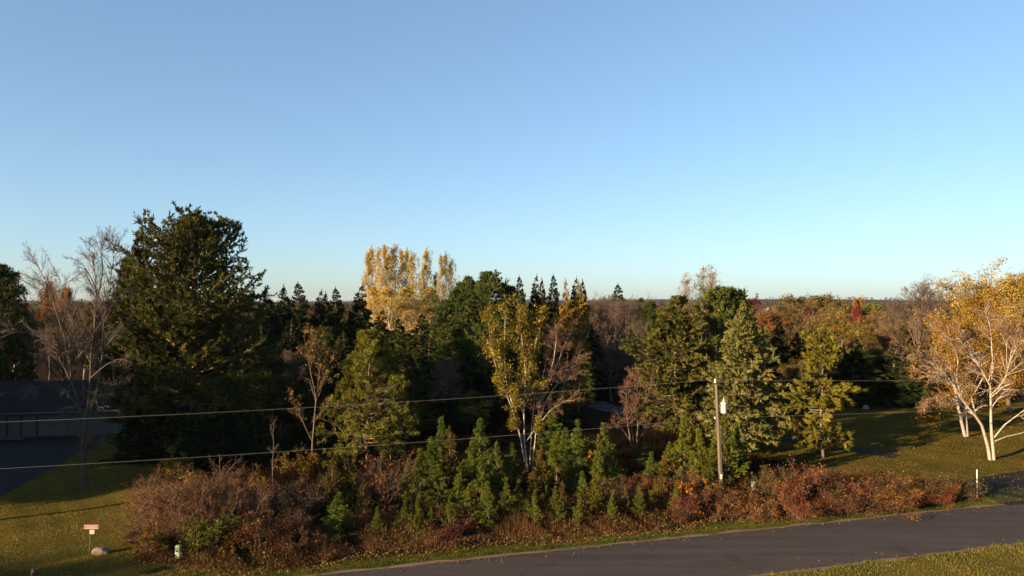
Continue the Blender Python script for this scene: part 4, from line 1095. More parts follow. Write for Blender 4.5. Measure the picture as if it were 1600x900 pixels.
# (column, row of foot, row of tip, width, kind, colour, label)
for k, (px, foot, top, w, kind, c, lab) in enumerate([
    (656, 800, 700, 78, 's', (1.05, 1, .9), "large young pine with pale leader right below the sunlit pine"),
    (683, 800, 725, 56, 's', (1, 1.05, 1), "young pine leaning on the right of the large one"),
    (738, 770, 682, 66, 's', (1, 1, 1), "young pine with many upright leaders below the upper wire, left of the golden birch"),
    (776, 778, 690, 44, 's', (.95, 1, 1.05), "slim young pine left of the golden birch's foot"),
    (735, 822, 755, 54, 's', (1.25, 1.05, .8), "yellowish young pine at the edge of the weeds"),
    (765, 822, 750, 42, 's', (1, 1.05, .9), "narrow young pine right beside the yellowish one"),
    (792, 800, 745, 34, 's', (1, 1.05, 1), "small young pine behind the narrow pair"),
    (812, 812, 748, 36, 's', (1.05, 1, .9), "small bright young pine below the golden birch"),
    (870, 768, 676, 66, 's', (1.05, 1.0, .85), "tall young pine right of the golden birch's foot"),
    (855, 800, 757, 30, 's', (1.1, 1, .8), "little pine in front of the tall one right of the birch"),
    (898, 770, 716, 42, 's', (.9, 1, 1), "dark young pine beside the tall one right of the birch"),
    (880, 806, 750, 26, 'c', (1, 1, 1), "thin brownish cedar in front of the dark young pine"),
    (932, 806, 748, 48, 'g', (1.2, 1.0, .8), "yellow-green bushy cedar alone at the weeds' edge"),
    (936, 776, 678, 36, 's', (1.0, .95, .9), "tall slim young pine with tan leaves right of the birch"),
    (976, 800, 755, 24, 'c', (1.1, 1, 1), "narrow brown cedar right of the yellow-green one"),
    (530, 838, 768, 66, 's', (1.0, 1.15, 1.1), "low bushy bright green pine at the left of the thicket"),
    (520, 812, 716, 62, 'c', (1.05, 1, .8), "olive-brown cedar above the bushy bright green pine"),
    (552, 806, 722, 62, 'c', (.9, .95, .8), "darker olive cedar right of the first one"),
    (632, 832, 780, 36, 's', (.95, .9, .75), "stunted olive pine in front of the large young pine"),
    (672, 826, 790, 24, 's', (1, 1, 1), "tiny pine between the stunted one and the yellowish one"),
    (1068, 756, 642, 62, 's', (1.15, 1.05, .8), "tallest young pine left of the transformer pole"),
    (1092, 758, 668, 50, 's', (1.1, 1.05, .8), "young pine close to the left of the transformer pole"),
    (1047, 750, 690, 44, 's', (1.05, 1, .85), "young pine at the left flank of the tallest one by the pole"),
    (1132, 762, 648, 66, 'g', (1.0, 1.05, .85), "tall green cedar right beside the transformer pole"),
    (1112, 762, 690, 44, 'g', (1.05, 1.0, .8), "green cedar just behind the transformer pole"),
    (1198, 782, 726, 34, 'g', (1.5, 1.0, .9), "olive-yellow small cedar right of the grey marker"),
    (1025, 795, 748, 26, 'g', (1.3, 1.0, .8), "small yellow-green cedar among the brown weeds left of the pole"),
    (1036, 785, 712, 34, 'c', (1.3, 1.1, 1), "ragged tan cedar left of the pole among weeds"),
    (700, 758, 665, 50, 'c', (.9, .9, .8), "brownish cedar behind the large young pine"),
    (745, 735, 652, 56, 's', (.9, 1, 1.05), "shaded young pine farther back left of the birch"),
    (690, 730, 650, 60, 's', (.85, 1, 1.05), "shaded young pine farther back right of the sunlit pine"),
    (905, 740, 655, 60, 's', (.9, 1, 1.05), "shaded young pine farther back right of the birch"),
    (945, 735, 660, 60, 's', (.9, 1, 1.05), "shaded young pine behind the reddish small tree"),
    (610, 725, 655, 60, 's', (.9, 1, 1), "shaded young pine behind the sunlit pine's foot"),
    (860, 715, 640, 70, 's', (.85, 1, 1.05), "shaded young pine beyond the leafless half of the birch"),
    (1000, 725, 690, 40, 's', (.9, 1, 1.05), "shaded young pine at the foot of the reddish small tree"),
    (1150, 735, 660, 50, 's', (.85, 1, .9), "shaded young pine under the blue-green spruce"),
    (715, 800, 728, 50, 's', (.95, 1, 1), "young pine between the leaning one and the many-leadered one"),
    (752, 800, 715, 46, 's', (1, 1, .95), "young pine behind the narrow pair at the weeds' edge"),
    (835, 790, 735, 44, 'c', (1, 1, .9), "olive cedar at the golden birch's foot"),
    (848, 780, 695, 50, 'c', (1.2, 1.1, .8), "golden-olive cedar leaning on the tall young pine right of the birch"),
    (915, 792, 735, 40, 's', (.95, 1, 1), "dark young pine left of the slim one with tan leaves"),
    (640, 775, 715, 50, 's', (.9, 1, 1), "young pine half hidden behind the large one"),
    (600, 790, 735, 50, 's', (.8, .9, .9), "dark young pine right of the darker olive cedar"),
    (570, 815, 750, 46, 'c', (.8, .85, .8), "dark cedar right of the bushy bright green pine"),
    (960, 770, 712, 44, 's', (.8, .95, 1), "dark young pine left of the reddish small tree's foot"),
    (800, 760, 690, 50, 's', (.85, 1, 1), "shaded young pine directly left of the birch stems"),
    (670, 760, 690, 50, 's', (.85, 1, 1), "shaded young pine behind the leaning one"),
    (500, 800, 740, 46, 'c', (.9, .9, .8), "ragged cedar at the left of the olive-brown one"),
    (1020, 765, 705, 44, 's', (.8, .95, .9), "dark young pine right of the reddish small tree's foot"),
    (885, 735, 668, 56, 's', (.8, .95, 1), "shaded young pine right behind the birch"),
    (590, 838, 790, 30, 's', (1, 1, .9), "small pine at the weeds' edge right of the bushy bright green one"),
    (652, 836, 775, 34, 's', (1.1, 1, .85), "small pine standing forward below the large young pine"),
    (700, 832, 772, 32, 's', (1, 1, .9), "small pine left of the yellowish one at the weeds' edge"),
    (835, 820, 765, 30, 's', (1.1, 1.05, .85), "small pointed pine in the weeds below the birch's foot"),
    (868, 816, 758, 32, 'g', (1, 1, .9), "small green cedar in the weeds right of the birch's foot"),
    (905, 818, 770, 28, 's', (1.05, 1, .85), "little pine left of the bushy yellow-green cedar"),
    (958, 812, 765, 28, 's', (1.0, 1, .9), "little pine right of the bushy yellow-green cedar"),
    (1000, 806, 752, 30, 'g', (1.1, 1, .8), "small cedar among the pinkish-red shrubs"),
    (1060, 800, 755, 28, 's', (1.1, 1.05, .8), "little pine in the weeds left of the transformer pole")]):
    D = gpt(px, foot)
    P, H0, R0, nm, cat = {'s': (saplings[k % 6], 4.0, 1.25, "young_pine", "young pine"), 'c': (cedars[k % 2], 4.5, 1.2, "cedar_tree", "cedar"), 'g': (gcedars[0], 4.5, 1.3, "cedar_tree", "cedar")}[kind]
    stand(nm, P, H0, R0, px, D, top, w, lab, cat, YG if kind == 's' else "cedars in the roadside thicket", rot=k * 1.37, color=c, fat=1.15)

DOGW = [(0.26, 0.115, 0.06, 5), (0.32, 0.155, 0.075, 4), (0.19, 0.085, 0.05, 3), (0.30, 0.20, 0.07, 2)]
dogwoods = [shrub(R_(300 + i), 2.9, 2.3, DOGW, 6500, 0.038, tone=0.38, nst=42, n=(7, 6), twig=REDTWIG) for i in range(2)]
brownsh = [shrub(R_(310 + i), 2.4, 1.6, [(0.20, 0.12, 0.05, 3), (0.26, 0.13, 0.05, 2)], 900, 0.05, nst=26, n=(7, 6), twig=ROAN, spread=30) for i in range(2)]
YEL = [(0.42, 0.27, 0.04, 4), (0.34, 0.24, 0.04, 3), (0.46, 0.22, 0.04, 1)]
yellowsh = [shrub(R_(320), 1.6, 1.0, YEL, 1500, 0.06, nst=14, n=(5, 4), twig=TWIG, leafsd=0.1)]
GRN = [(0.13, 0.15, 0.025, 4), (0.18, 0.18, 0.03, 3), (0.25, 0.2, 0.04, 1)]
greensh = [shrub(R_(330), 1.7, 1.0, GRN, 2600, 0.062, nst=18, n=(5, 4), twig=TWIG, leafsd=0.12, leafpos=0)]
RUST = [(0.25, 0.13, 0.06, 4), (0.30, 0.18, 0.075, 3), (0.17, 0.09, 0.05, 4), (0.36, 0.25, 0.08, 1.2), (0.17, 0.135, 0.05, 2.5)]
rustsh = [shrub(R_(340 + i), 1.9, 1.5, RUST, 4200, 0.040, tone=0.42, nst=26, n=(6, 6), twig=ROAN, leafsd=0.1, spread=34) for i in range(2)]
KIN = {'d': (dogwoods, 2.9, 2.3), 'b': (brownsh, 2.4, 1.6), 'y': (yellowsh, 1.6, 1.0), 'g': (greensh, 1.7, 1.0), 'r': (rustsh, 1.9, 1.5)}
for k, (px, foot, top, w, kind, c, lab) in enumerate([
    (262, 842, 735, 125, 'd', (1, 1, 1), "big dense red-brown shrub at the left end of the thicket"),
    (320, 838, 724, 120, 'd', (.95, .95, 1), "big red-brown shrub right of the leftmost one"),
    (372, 828, 728, 110, 'd', (.85, .9, 1), "red-brown shrub around the forked sapling"),
    (300, 810, 715, 120, 'd', (1, 1, .9), "red-brown shrub at the back of the big left mass"),
    (235, 825, 760, 80, 'd', (1.1, 1.15, 1), "low reddish shrub spilling onto the left lawn"),
    (420, 822, 752, 90, 'b', (1, 1, 1), "dark brown twiggy shrub below the straight sapling"),
    (452, 818, 748, 90, 'b', (1, 1, 1), "brown twiggy shrub left of the olive cedar"),
    (478, 810, 735, 80, 'b', (1, 1, 1), "taller brown twiggy shrub touching the olive cedar"),
    (400, 855, 790, 80, 'r', (.8, .8, .8), "low dark rusty shrub in front of the brown ones"),
    (445, 850, 795, 80, 'r', (.85, .8, .8), "low rusty shrub left of the bushy bright green pine"),
    (590, 800, 700, 90, 'b', (1.2, .8, .8), "dull red twiggy shrub right of the dark olive cedar"),
    (625, 795, 715, 70, 'b', (1.2, .8, .8), "dull red twiggy shrub left of the large young pine"),
    (280, 750, 700, 46, 'y', (.95, 1, .9), "yellow-leaved shrub behind the top of the red mass"),
    (404, 770, 735, 22, 'y', (1.1, 1, .9), "little bright yellow bush in the dark right of the red mass"),
    (334, 858, 804, 56, 'g', (1, 1, 1), "leafy green bush beside the green pedestal"),
    (366, 860, 822, 34, 'y', (.9, .75, .8), "orange-yellow low bush right of the leafy green one"),
    (240, 860, 822, 44, 'y', (.75, .75, .8), "dull yellow low bush at the lawn's edge left of the green pedestal"),
    (470, 742, 695, 50, 'y', (.7, .65, .8), "tan-leaved bush around the slim bare tree's foot"),
    (660, 796, 745, 20, 'y', (1.0, .85, .7), "thin amber sapling inside the large young pine"),
    (938, 752, 690, 30, 'y', (.85, .7, .7), "tan-leaved sapling in front of the slim young pine"),
    (1052, 752, 705, 20, 'y', (1.15, 1.05, .9), "bright yellow slender bush left of the young pines by the pole"),
    (995, 782, 738, 50, 'r', (1.0, .6, .9), "pinkish-red shrub right of the dark gap"),
    (1030, 772, 736, 46, 'r', (1.1, .6, .95), "second pinkish-red shrub nearer the young pines"),
    (1088, 795, 738, 46, 'y', (.9, .6, .8), "orange-tan bush left of the transformer pole's foot"),
    (1078, 800, 752, 60, 'r', (1.05, .65, .9), "maroon low shrub left of the transformer pole's foot"),
    (1115, 800, 762, 60, 'r', (1, .8, .9), "rusty shrub at the transformer pole's foot"),
    (1150, 796, 752, 60, 'r', (1, .9, .85), "rusty shrub between the pole and the grey marker"),
    (1215, 786, 716, 60, 'r', (.85, .95, .9), "tall brownish shrub right of the olive-yellow cedar"),
    (1238, 790, 712, 74, 'r', (1.0, .9, .85), "highest rusty shrub of the right thicket"),
    (1270, 788, 722, 70, 'r', (1.05, .8, .85), "reddish shrub right of the highest one"),
    (1305, 788, 736, 70, 'r', (1, .95, .9), "brown shrub in the middle of the right thicket"),
    (1340, 784, 738, 70, 'r', (1.05, .8, .9), "rusty shrub right of the middle of the right thicket"),
    (1375, 782, 734, 70, 'r', (1.1, .95, .8), "orange-brown shrub before the shaded lawn"),
    (1408, 782, 736, 66, 'r', (1.2, 1.05, .8), "golden-brown shrub near the right end of the thicket"),
    (1442, 778, 732, 76, 'r', (.8, .95, .7), "olive-brown shrub below the orange birch"),
    (1472, 776, 728, 70, 'r', (.7, .9, .65), "greenish shrub near the white post"),
    (1465, 786, 748, 50, 'r', (1.0, .55, .7), "dark red low shrub near the white post"),
    (1500, 778, 742, 50, 'r', (.8, .85, .7), "last low brown shrub left of the white post"),
    (1255, 812, 772, 60, 'r', (1.1, .95, .8), "low tan shrub in front of the right thicket"),
    (1320, 802, 764, 70, 'r', (1.05, .85, .8), "low rusty shrub in front of the middle right thicket"),
    (1395, 798, 758, 70, 'r', (1.2, 1.0, .75), "low golden shrub in front of the right thicket's end"),
    (1190, 806, 772, 60, 'r', (1, .85, .8), "low brown shrub in front of the grey marker"),
    (960, 790, 745, 60, 'b', (1, 1, 1), "dark twiggy shrub right of the yellow-green cedar"),
    (1065, 778, 728, 60, 'b', (1, 1, 1), "twiggy brown shrub under the young pines by the pole"),
    (700, 834, 805, 60, 'r', (1, .55, .8), "low crimson shrub in front of the yellowish young pine"),
    (1040, 645, 612, 60, 'b', (1, 1, 1), "shaded brushy shrub under the olive conifer")]):
    D = gpt(px, foot)
    if kind in "rd": top = top + 0.12 * (foot - top)
    pr, H0, R0 = KIN[kind]
    stand("shrub", pr[k % len(pr)], H0, R0, px, D, top, w, lab, "shrub", {'d': "red-brown shrubs", 'b': "bare twiggy shrubs", 'y': "yellow bushes", 'g': None, 'r': "rusty shrubs"}[kind], rot=k * 1.61, color=tuple(ci * f for ci, f in zip(c, [(1, 1, 1), (1.35, 1.25, 0.95), (0.75, 0.95, 0.8), (1.15, 0.85, 0.9), (0.8, 0.75, 0.9)][k % 5 if kind == 'r' else 0])))

# ------------------------------------------------------------------ built things
def box(x0, x1, y0, y1, z0, z1, bev=0.0):
    v = np.array([(x, y, z) for z in (z0, z1) for x, y in ((x0, y0), (x1, y0), (x1, y1), (x0, y1))], float)
    f = np.array([(0, 3, 2, 1), (4, 5, 6, 7), (0, 1, 5, 4), (1, 2, 6, 5), (2, 3, 7, 6), (3, 0, 4, 7)])
    return v, f
def boxes(name, items, mat, parent):
    b = Buf()
    for it in items: b.add(*box(*it))
    return link(name, b.mesh(name, mat, False), parent)
def lathe(prof, n=16, cx=0, cy=0):
    prof = np.array(prof, float); m = len(prof)
    a = np.arange(n) * 2 * np.pi / n
    v = np.stack([cx + prof[:, 0:1] * np.cos(a), cy + prof[:, 0:1] * np.sin(a), np.repeat(prof[:, 1:2], n, 1)], -1).reshape(-1, 3)
    i = np.arange(m * n).reshape(m, n)
    f = np.stack([i[:-1], np.roll(i[:-1], -1, 1), np.roll(i[1:], -1, 1), i[1:]], -1).reshape(-1, 4)
    return v, f

# the house in the shade at left
def house():
    A = np.array([gxat(183, 73.0), 73.0]); Bp = np.array([gxat(0, 70.6), 70.6])
    ang = math.atan2(*(A - Bp)[::-1])
    e = link("house", None, loc=(A[0], A[1], float(gz(*A))))
    e.rotation_euler = (0, 0, ang)
    tag(e, "low pale house with dark roof in deep shade at the left edge", "house")
    siding = plain_mat("pale_siding", (0.085, 0.08, 0.076), 0.7, 0, 0.1, 3); roofm = plain_mat("dark_shingle", (0.014, 0.012, 0.012), 0.9, 0, 0.35, 14)
    white = plain_mat("white_trim", (0.10, 0.097, 0.095), 0.5); dark = plain_mat("dark_frame", (0.03, 0.03, 0.032), 0.5); doorc = plain_mat("grey_door", (0.07, 0.068, 0.066), 0.5)
    glass = plain_mat("window_glass", (0.02, 0.022, 0.025), 0.08, 0, 0.02); conc = plain_mat("concrete", (0.08, 0.075, 0.07), 0.85)
    Lw, Dp, Hw = 19.0, 9.0, 2.75
    boxes("wall", [(-Lw, 0, 0, Dp, 0, Hw)], siding, e)
    # each lap board of the siding that shows
    lapb = Buf(); lapb.add(*box(0, 1, -0.028, -0.004, 0.012, 0.215)); 
    n = int(Hw / 0.23)
    lm = {}
    for (x0, x1) in [(-Lw + 0.02, -12.4), (-10.9, -7.2), (-1.35, -0.12)]:
        me = None
        b = Buf(); b.add(*box(x0, x1, -0.030, -0.004, 0.010, 0.216)); me = b.mesh("siding_board", siding, False)
        for k in range(n):
            o = link("siding_board", me, e); o.location = (0, 0, 0.05 + k * 0.226)
    # front gable-less roof, ridge along the front
    rd = Buf()
    ov, rg = 0.55, 2.25
    z0 = Hw - ov * rg / (Dp / 2)
    pr = [(-ov, z0), (Dp / 2, Hw + rg), (Dp + ov, z0), (Dp + ov, z0 - 0.16), (Dp / 2, Hw + rg - 0.18), (-ov, z0 - 0.16)]
    v = np.array([(x, y, z) for x in (-Lw - 0.5, 0.45) for y, z in pr]); m = len(pr)
    rd.add(v, np.array([(i, (i + 1) % m, m + (i + 1) % m, m + i) for i in range(m)]))
    rd.add(v, np.array([(0, 5, 4, 1), (1, 4, 3, 2), (m + 1, m + 4, m + 5, m), (m + 2, m + 3, m + 4, m + 1)]))
    ro = link("roof", rd.mesh("roof", roofm, False), e)
    b = Buf(); b.add(*box(-Lw - 0.5, 0.45, -0.11, 0.0, -0.055, 0.055)); gm = b.mesh("gutter", white, False)
    o = link("gutter", gm, ro); o.location = (0, -ov - 0.004, z0 - 0.075)
    # shingle courses: proud strips up the front slope
    sl = math.hypot(Dp / 2 + ov, rg + ov * rg / (Dp / 2)); nn = 12
    b = Buf(); b.add(*box(-Lw - 0.5, 0.45, 0, sl / nn - 0.02, 0.004, 0.03)); sm = b.mesh("shingle_course", roofm, False)
    pa = math.atan2(rg + ov * rg / (Dp / 2), Dp / 2 + ov)
    for k in range(nn):
        o = link("shingle_course", sm, ro); o.rotation_euler = (pa, 0, 0)
        o.location = (0, -ov + math.cos(pa) * sl * k / nn, z0 + math.sin(pa) * sl * k / nn)
    b = Buf(); b.add(np.array([(-0.02, 0, Hw), (-0.02, Dp, Hw), (-0.02, Dp / 2, Hw + rg - 0.2), (-Lw, 0, Hw), (-Lw, Dp, Hw), (-Lw, Dp / 2, Hw + rg - 0.2)]), np.array([(0, 1, 2), (3, 5, 4)]))
    link("gable", b.mesh("gable", siding, False), e)
    # entrance door
    do = boxes("door", [(-9.55, -8.55, -0.06, -0.032, 0.1, 2.15)], doorc, e)
    boxes("door_frame", [(-9.72, -9.56, -0.09, -0.03, 0.06, 2.3), (-8.54, -8.38, -0.09, -0.03, 0.06, 2.3), (-9.56, -8.54, -0.09, -0.03, 2.16, 2.3)], dark, do)
    hb = Buf(); hb.add(*lathe([(0.0, -0.03), (0.03, -0.02), (0.035, 0.0), (0.02, 0.03), (0, 0.035)], 8)); ho = link("handle", hb.mesh("handle", white), do); ho.location = (-8.68, -0.1, 1.1)
    boxes("downspout", [(-7.15, -7.02, -0.12, -0.034, 0.05, Hw - 0.3)], dark, e)
    boxes("corner_board", [(-0.12, 0.03, -0.05, -0.003, 0, Hw - 0.05)], white, e)
    # two garage doors of four panels each
    for x0 in (-6.9, -4.15):
        gd = boxes("garage_door", [(x0, x0 + 2.45, -0.035, -0.006, 0.04, 2.2)], white, e)
        b = Buf(); b.add(*box(x0 + 0.03, x0 + 2.42, -0.065, -0.036, 0.02, 0.50)); pm = b.mesh("panel", siding, False)
        for k in range(4):
            o = link("panel", pm, gd); o.location = (0, 0, 0.05 + k * 0.535)
    # window at the left end and pale upper bay
    wi = boxes("window", [(-12.3, -11.0, -0.05, -0.012, 0.75, 2.0)], glass, e)
    boxes("window_frame", [(-12.42, -12.3, -0.09, -0.008, 0.65, 2.1), (-11.0, -10.92, -0.09, -0.008, 0.65, 2.1), (-12.3, -11.0, -0.09, -0.008, 2.0, 2.1), (-12.3, -11.0, -0.09, -0.008, 0.65, 0.75)], white, wi)
    boxes("bay", [(-13.4, -10.6, -1.15, -0.034, 1.15, 2.68)], white, e)
    boxes("bay_post", [(-10.78, -10.6, -1.12, -0.95, 0.0, 1.148), (-13.4, -13.22, -1.12, -0.95, 0, 1.148)], dark, e)
    boxes("step", [(-10.3, -7.9, -1.2, -0.10, -0.1, 0.09)], conc, e)
house()

# utility pole with its transformer; the wires
WOODP = bark_mat("weathered_pole_wood", (0.045, 0.036, 0.03), (0.095, 0.074, 0.06), 5, 0.3, 0.08)
STEEL = plain_mat("pale_grey_steel", (0.36, 0.35, 0.34), 0.45, 0.0, 0.06); PORC = plain_mat("white_porcelain", (0.42, 0.41, 0.40), 0.25, 0, .04); DARKM = plain_mat("dark_metal", (0.06, 0.055, 0.05), 0.5)
WHITE = plain_mat("white_plate", (0.42, 0.41, 0.39), 0.5, 0, .05)
PB = np.array(spot(1127, 50.3))
PT = at(1119, 601, 50.3)
def utility_pole(base, top, label, gear, fat=1.0):
    base = np.asarray(base, float); top = np.asarray(top, float)
    e = link("utility_pole", None, loc=base); tag(e, label, "utility pole")
    K = 9; q = np.linspace(0, 1, K)[:, None] * (top - base) + np.array([0, 0, -0.1]) * (1 - np.linspace(0, 1, K)[:, None])
    b = Buf(); R = np.linspace(0.135, 0.095, K) * fat
    v, f = polytube(q[None], R[None], 14); b.add(v, f)
    b.add(np.concatenate([v[-14:], [q[-1] + [0, 0, 0.02]]]), np.array([(i, (i + 1) % 14, 14) for i in range(14)]))
    link("pole", b.mesh("pole", WOODP), e)
    tp = top - base
    b = Buf(); b.add(*lathe([(0.03, -0.25), (0.03, 0.16)], 8, -0.06)); br_ = link("insulator_pin", b.mesh("insulator_pin", DARKM), e); br_.location = tp
    b = Buf(); b.add(*lathe([(0.02, 0.12), (0.085, 0.14), (0.085, 0.2), (0.05, 0.23), (0.075, 0.25), (0.075, 0.31), (0.04, 0.34), (0.05, 0.38), (0, 0.39)], 12, -0.06)); o = link("insulator", b.mesh("insulator", PORC), br_)
    if gear:
        tz = at(1130, 645, 50.3)[2] - base[2]
        c = tp * (tz / tp[2])
        b = Buf(); b.add(*lathe([(0, 0), (0.19, 0.0), (0.205, 0.03), (0.205, 0.62), (0.215, 0.63), (0.215, 0.68), (0.19, 0.72), (0.06, 0.77), (0, 0.775)], 18))
        t = link("transformer", b.mesh("transformer", STEEL), e); t.location = c + np.array([0.40, -0.12, 0])
        b = Buf(); b.add(*lathe([(0.035, 0.75), (0.07, 0.78), (0.045, 0.82), (0.065, 0.85), (0.04, 0.89), (0.055, 0.92), (0.03, 0.96), (0.018, 1.06), (0, 1.07)], 10)); link("bushing", b.mesh("bushing", PORC), t)
        boxes("bracket", [(-0.30, -0.19, -0.05, 0.05, 0.12, 0.18), (-0.30, -0.19, -0.05, 0.05, 0.50, 0.56)], DARKM, t)
        b = Buf(); b.add(*lathe([(0.02, -0.08), (0.06, -0.06), (0.06, 0.06), (0.02, 0.08)], 10)); o = link("spool_insulator", b.mesh("spool_insulator", PORC), e)
        o.location = tp * ((at(1125, 653, 50.3)[2] - base[2]) / tp[2]) + np.array([-0.19, 0, 0])
        zt = at(1124, 744, 50.3)[2] - base[2]
        boxes("number_plate", [(tp[0] * zt / tp[2] - 0.07, tp[0] * zt / tp[2] + 0.07, -0.18, -0.16, zt - 0.16, zt + 0.16)], WHITE, e)
        b = Buf(); qq = np.linspace(0, 0.62, 6)[:, None] * tp + np.array([0.09, -0.12, 0]); b.add(*polytube(qq[None], np.full((1, 6), 0.018), 6)); link("ground_wire", b.mesh("ground_wire", DARKM), e)
utility_pole(PB, PT, "wooden utility pole with white transformer at the roadside thicket", True)
def wire_pt(s, z): return np.array([PB[0] + RE[0] * s, PB[1] + RE[1] * s, z])
zu, zl = PT[2] + 0.36, at(1125, 653, 50.3)[2]
LP, RP = wire_pt(-85, 0), wire_pt(85, 0)
utility_pole((LP[0], LP[1], 0), (LP[0], LP[1], PT[2]), "next utility pole along the road, beyond the left edge", False)
utility_pole((RP[0], RP[1], 0), (RP[0], RP[1], PT[2]), "next utility pole along the road, beyond the right edge", False)
ox, oy = -40.6, 36.1
utility_pole((ox, oy, 0), (ox, oy, 7.5), "service pole beyond the left edge whose shadow crosses the lawn", False, 1.8)
WIREM = plain_mat("bare_wire", (0.16, 0.15, 0.14), 0.35, 0.0, .05)
def wire(a, b_, sag, label, r=0.006):
    t = np.linspace(0, 1, 40)[:, None]
    q = a * (1 - t) + b_ * t; q[:, 2] -= (4 * sag * t * (1 - t))[:, 0]
    b = Buf(); b.add(*polytube(q[None], np.full((1, 40), r), 5))
    o = link("power_wire", b.mesh("power_wire", WIREM)); tag(o, label, "wire", "overhead wires")
top0 = np.array([PT[0] - 0.06, PT[1], zu]); low0 = np.array([PB[0] - 0.25, PB[1], zl])
wire(top0, wire_pt(-85, zu), 0.95, "upper overhead wire running left from the pole top")
wire(low0, wire_pt(-85, zl + 0.05), 0.75, "lower overhead wire running left from the pole")
wire(top0, wire_pt(85, zu), 0.95, "upper overhead wire running right from the pole top")
wire(low0, wire_pt(85, zl + 0.3), 0.55, "lower overhead wire running right from the pole")

# street sign on the left lawn
def street_sign():
    D = gpt(140, 866); p = spot(140, D)
    e = link("street_sign", None, loc=p); tag(e, "small street name sign with red lettering on a thin post on the left lawn", "sign")
    e.rotation_euler = (math.radians(2), math.radians(1.5), math.radians(6))
    red = plain_mat("sign_red", (0.16, 0.05, 0.035), 0.5, 0, .05); pk = plain_mat("sign_face", (0.27, 0.21, 0.18), 0.5, 0, .04)
    boxes("post", [(-0.018, 0.018, -0.018, 0.018, -0.1, 1.46)], DARKM, e)
    def rrect(w, h, r, y0, y1, cz, cx):
        pts = []
        for sx_, sz_, a0 in ((1, 1, 0), (-1, 1, 90), (-1, -1, 180), (1, -1, 270)):
            for k in range(5):
                a = math.radians(a0 + k * 22.5); pts.append((cx + sx_ * (w / 2 - r) + r * math.cos(a), cz + sz_ * (h / 2 - r) + r * math.sin(a)))
        n = len(pts); v = [(x, y0, z) for x, z in pts] + [(x, y1, z) for x, z in pts] + [(cx, y0, cz), (cx, y1, cz)]
        b = Buf(); b.add(v, np.array([(i, n + i, n + (i + 1) % n, (i + 1) % n) for i in range(n)])); b.add(v, np.array([(i, (i + 1) % n, 2 * n) for i in range(n)] + [((i + 1) % n + n, i + n, 2 * n + 1) for i in range(n)]))
        return b
    bd = link("sign_board", rrect(0.76, 0.25, 0.06, -0.026, -0.019, 1.43, 0.06).mesh("sign_board", red, False), e)
    link("sign_face", rrect(0.71, 0.20, 0.045, -0.030, -0.027, 1.43, 0.06).mesh("sign_face", pk, False), bd)
    cu = bpy.data.curves.new("lettering", 'FONT'); cu.body = "BETTY DR"; cu.size = 0.165; cu.align_x = 'CENTER'; cu.align_y = 'CENTER'; cu.extrude = 0.002
    cu.materials.append(red)
    tmp = bpy.data.objects.new("lettering_source", cu); COL.objects.link(tmp)
    bpy.context.view_layer.update()
    me = bpy.data.meshes.new_from_object(tmp.evaluated_get(bpy.context.evaluated_depsgraph_get()))
    bpy.data.objects.remove(tmp)
    o = link("lettering", me, bd); o.rotation_euler = (math.pi / 2, 0, 0); o.location = (0.06, -0.034, 1.43)
    boxes("small_plate", [(-0.02, 0.22, -0.026, -0.02, 1.06, 1.28)], plain_mat("pale_plate", (0.30, 0.27, 0.23), 0.5), e)
street_sign()

def boulder(px, py, w, h, label, seed, col):
    D = gpt(px, py); p = spot(px, D)
    rng = np.random.default_rng(seed)
    import bmesh
    bm = bmesh.new(); bmesh.ops.create_icosphere(bm, subdivisions=4, radius=1)
    ns = [nrm(rng.normal(size=3)) for _ in range(13)]; ds = rng.uniform(0.62, 0.9, 13)
    for v in bm.verts:
        c = np.array(v.co)
        for n_, d_ in zip(ns, ds):
            k = c @ n_ - d_
            if k > 0: c = c - n_ * k * 0.9
        c = c * (1 + 0.03 * math.sin(c[0] * 9 + c[1] * 7) + 0.02 * math.sin(c[2] * 17 + c[0] * 5))
        v.co = (c[0] * w / 2 * 1.15, c[1] * w / 2 * 0.8, c[2] * h * 0.75 + h * 0.25)
    me = bpy.data.meshes.new("boulder"); bm.to_mesh(me); bm.free(); me.shade_smooth()
    me.materials.append(bark_mat("rock_" + str(seed), tuple(x * 0.6 for x in col), tuple(x * 1.25 for x in col), 4, 0.7, 1))
    o = link("boulder", me, loc=p); o.rotation_euler = (0, 0.1, 0.5); tag(o, label, "boulder")
boulder(157, 865, 0.78, 0.33, "pale pinkish boulder on the lawn right of the street sign", 5, (0.15, 0.115, 0.10))
boulder(1352, 640, 0.9, 0.5, "small pale boulder at the back of the shaded right lawn", 6, (0.2, 0.19, 0.18))

def pedestal(px, py, w, h, mat, label):
    D = gpt(px, py); p = spot(px, D)
    e = link("utility_pedestal", None, loc=p); tag(e, label, "pedestal")
    b = Buf(); r = w / 2
    def sq(r_, z, n=20):
        a = np.arange(n) * 2 * np.pi / n
        c, s_ = np.cos(a), np.sin(a)
        return np.stack([r_ * np.sign(c) * np.abs(c) ** 0.6, r_ * np.sign(s_) * np.abs(s_) ** 0.6, np.full(n, z)], 1)
    rings = [sq(r * 1.06, -0.05), sq(r * 1.06, h * 0.22), sq(r, h * 0.24), sq(r, h * 0.86), sq(r * 1.05, h * 0.865), sq(r * 1.05, h * 0.93), sq(r * 0.8, h * 0.985), sq(r * 0.3, h), sq(0.001, h)]
    v = np.concatenate(rings); i = np.arange(len(v)).reshape(len(rings), 20)
    b.add(v, np.stack([i[:-1], np.roll(i[:-1], -1, 1), np.roll(i[1:], -1, 1), i[1:]], -1).reshape(-1, 4))
    link("body", b.mesh("body", mat), e)
    boxes("lock_plate", [(-0.03, 0.03, -r * 1.0 - 0.012, -r * 0.95, h * 0.55, h * 0.66)], DARKM, e)
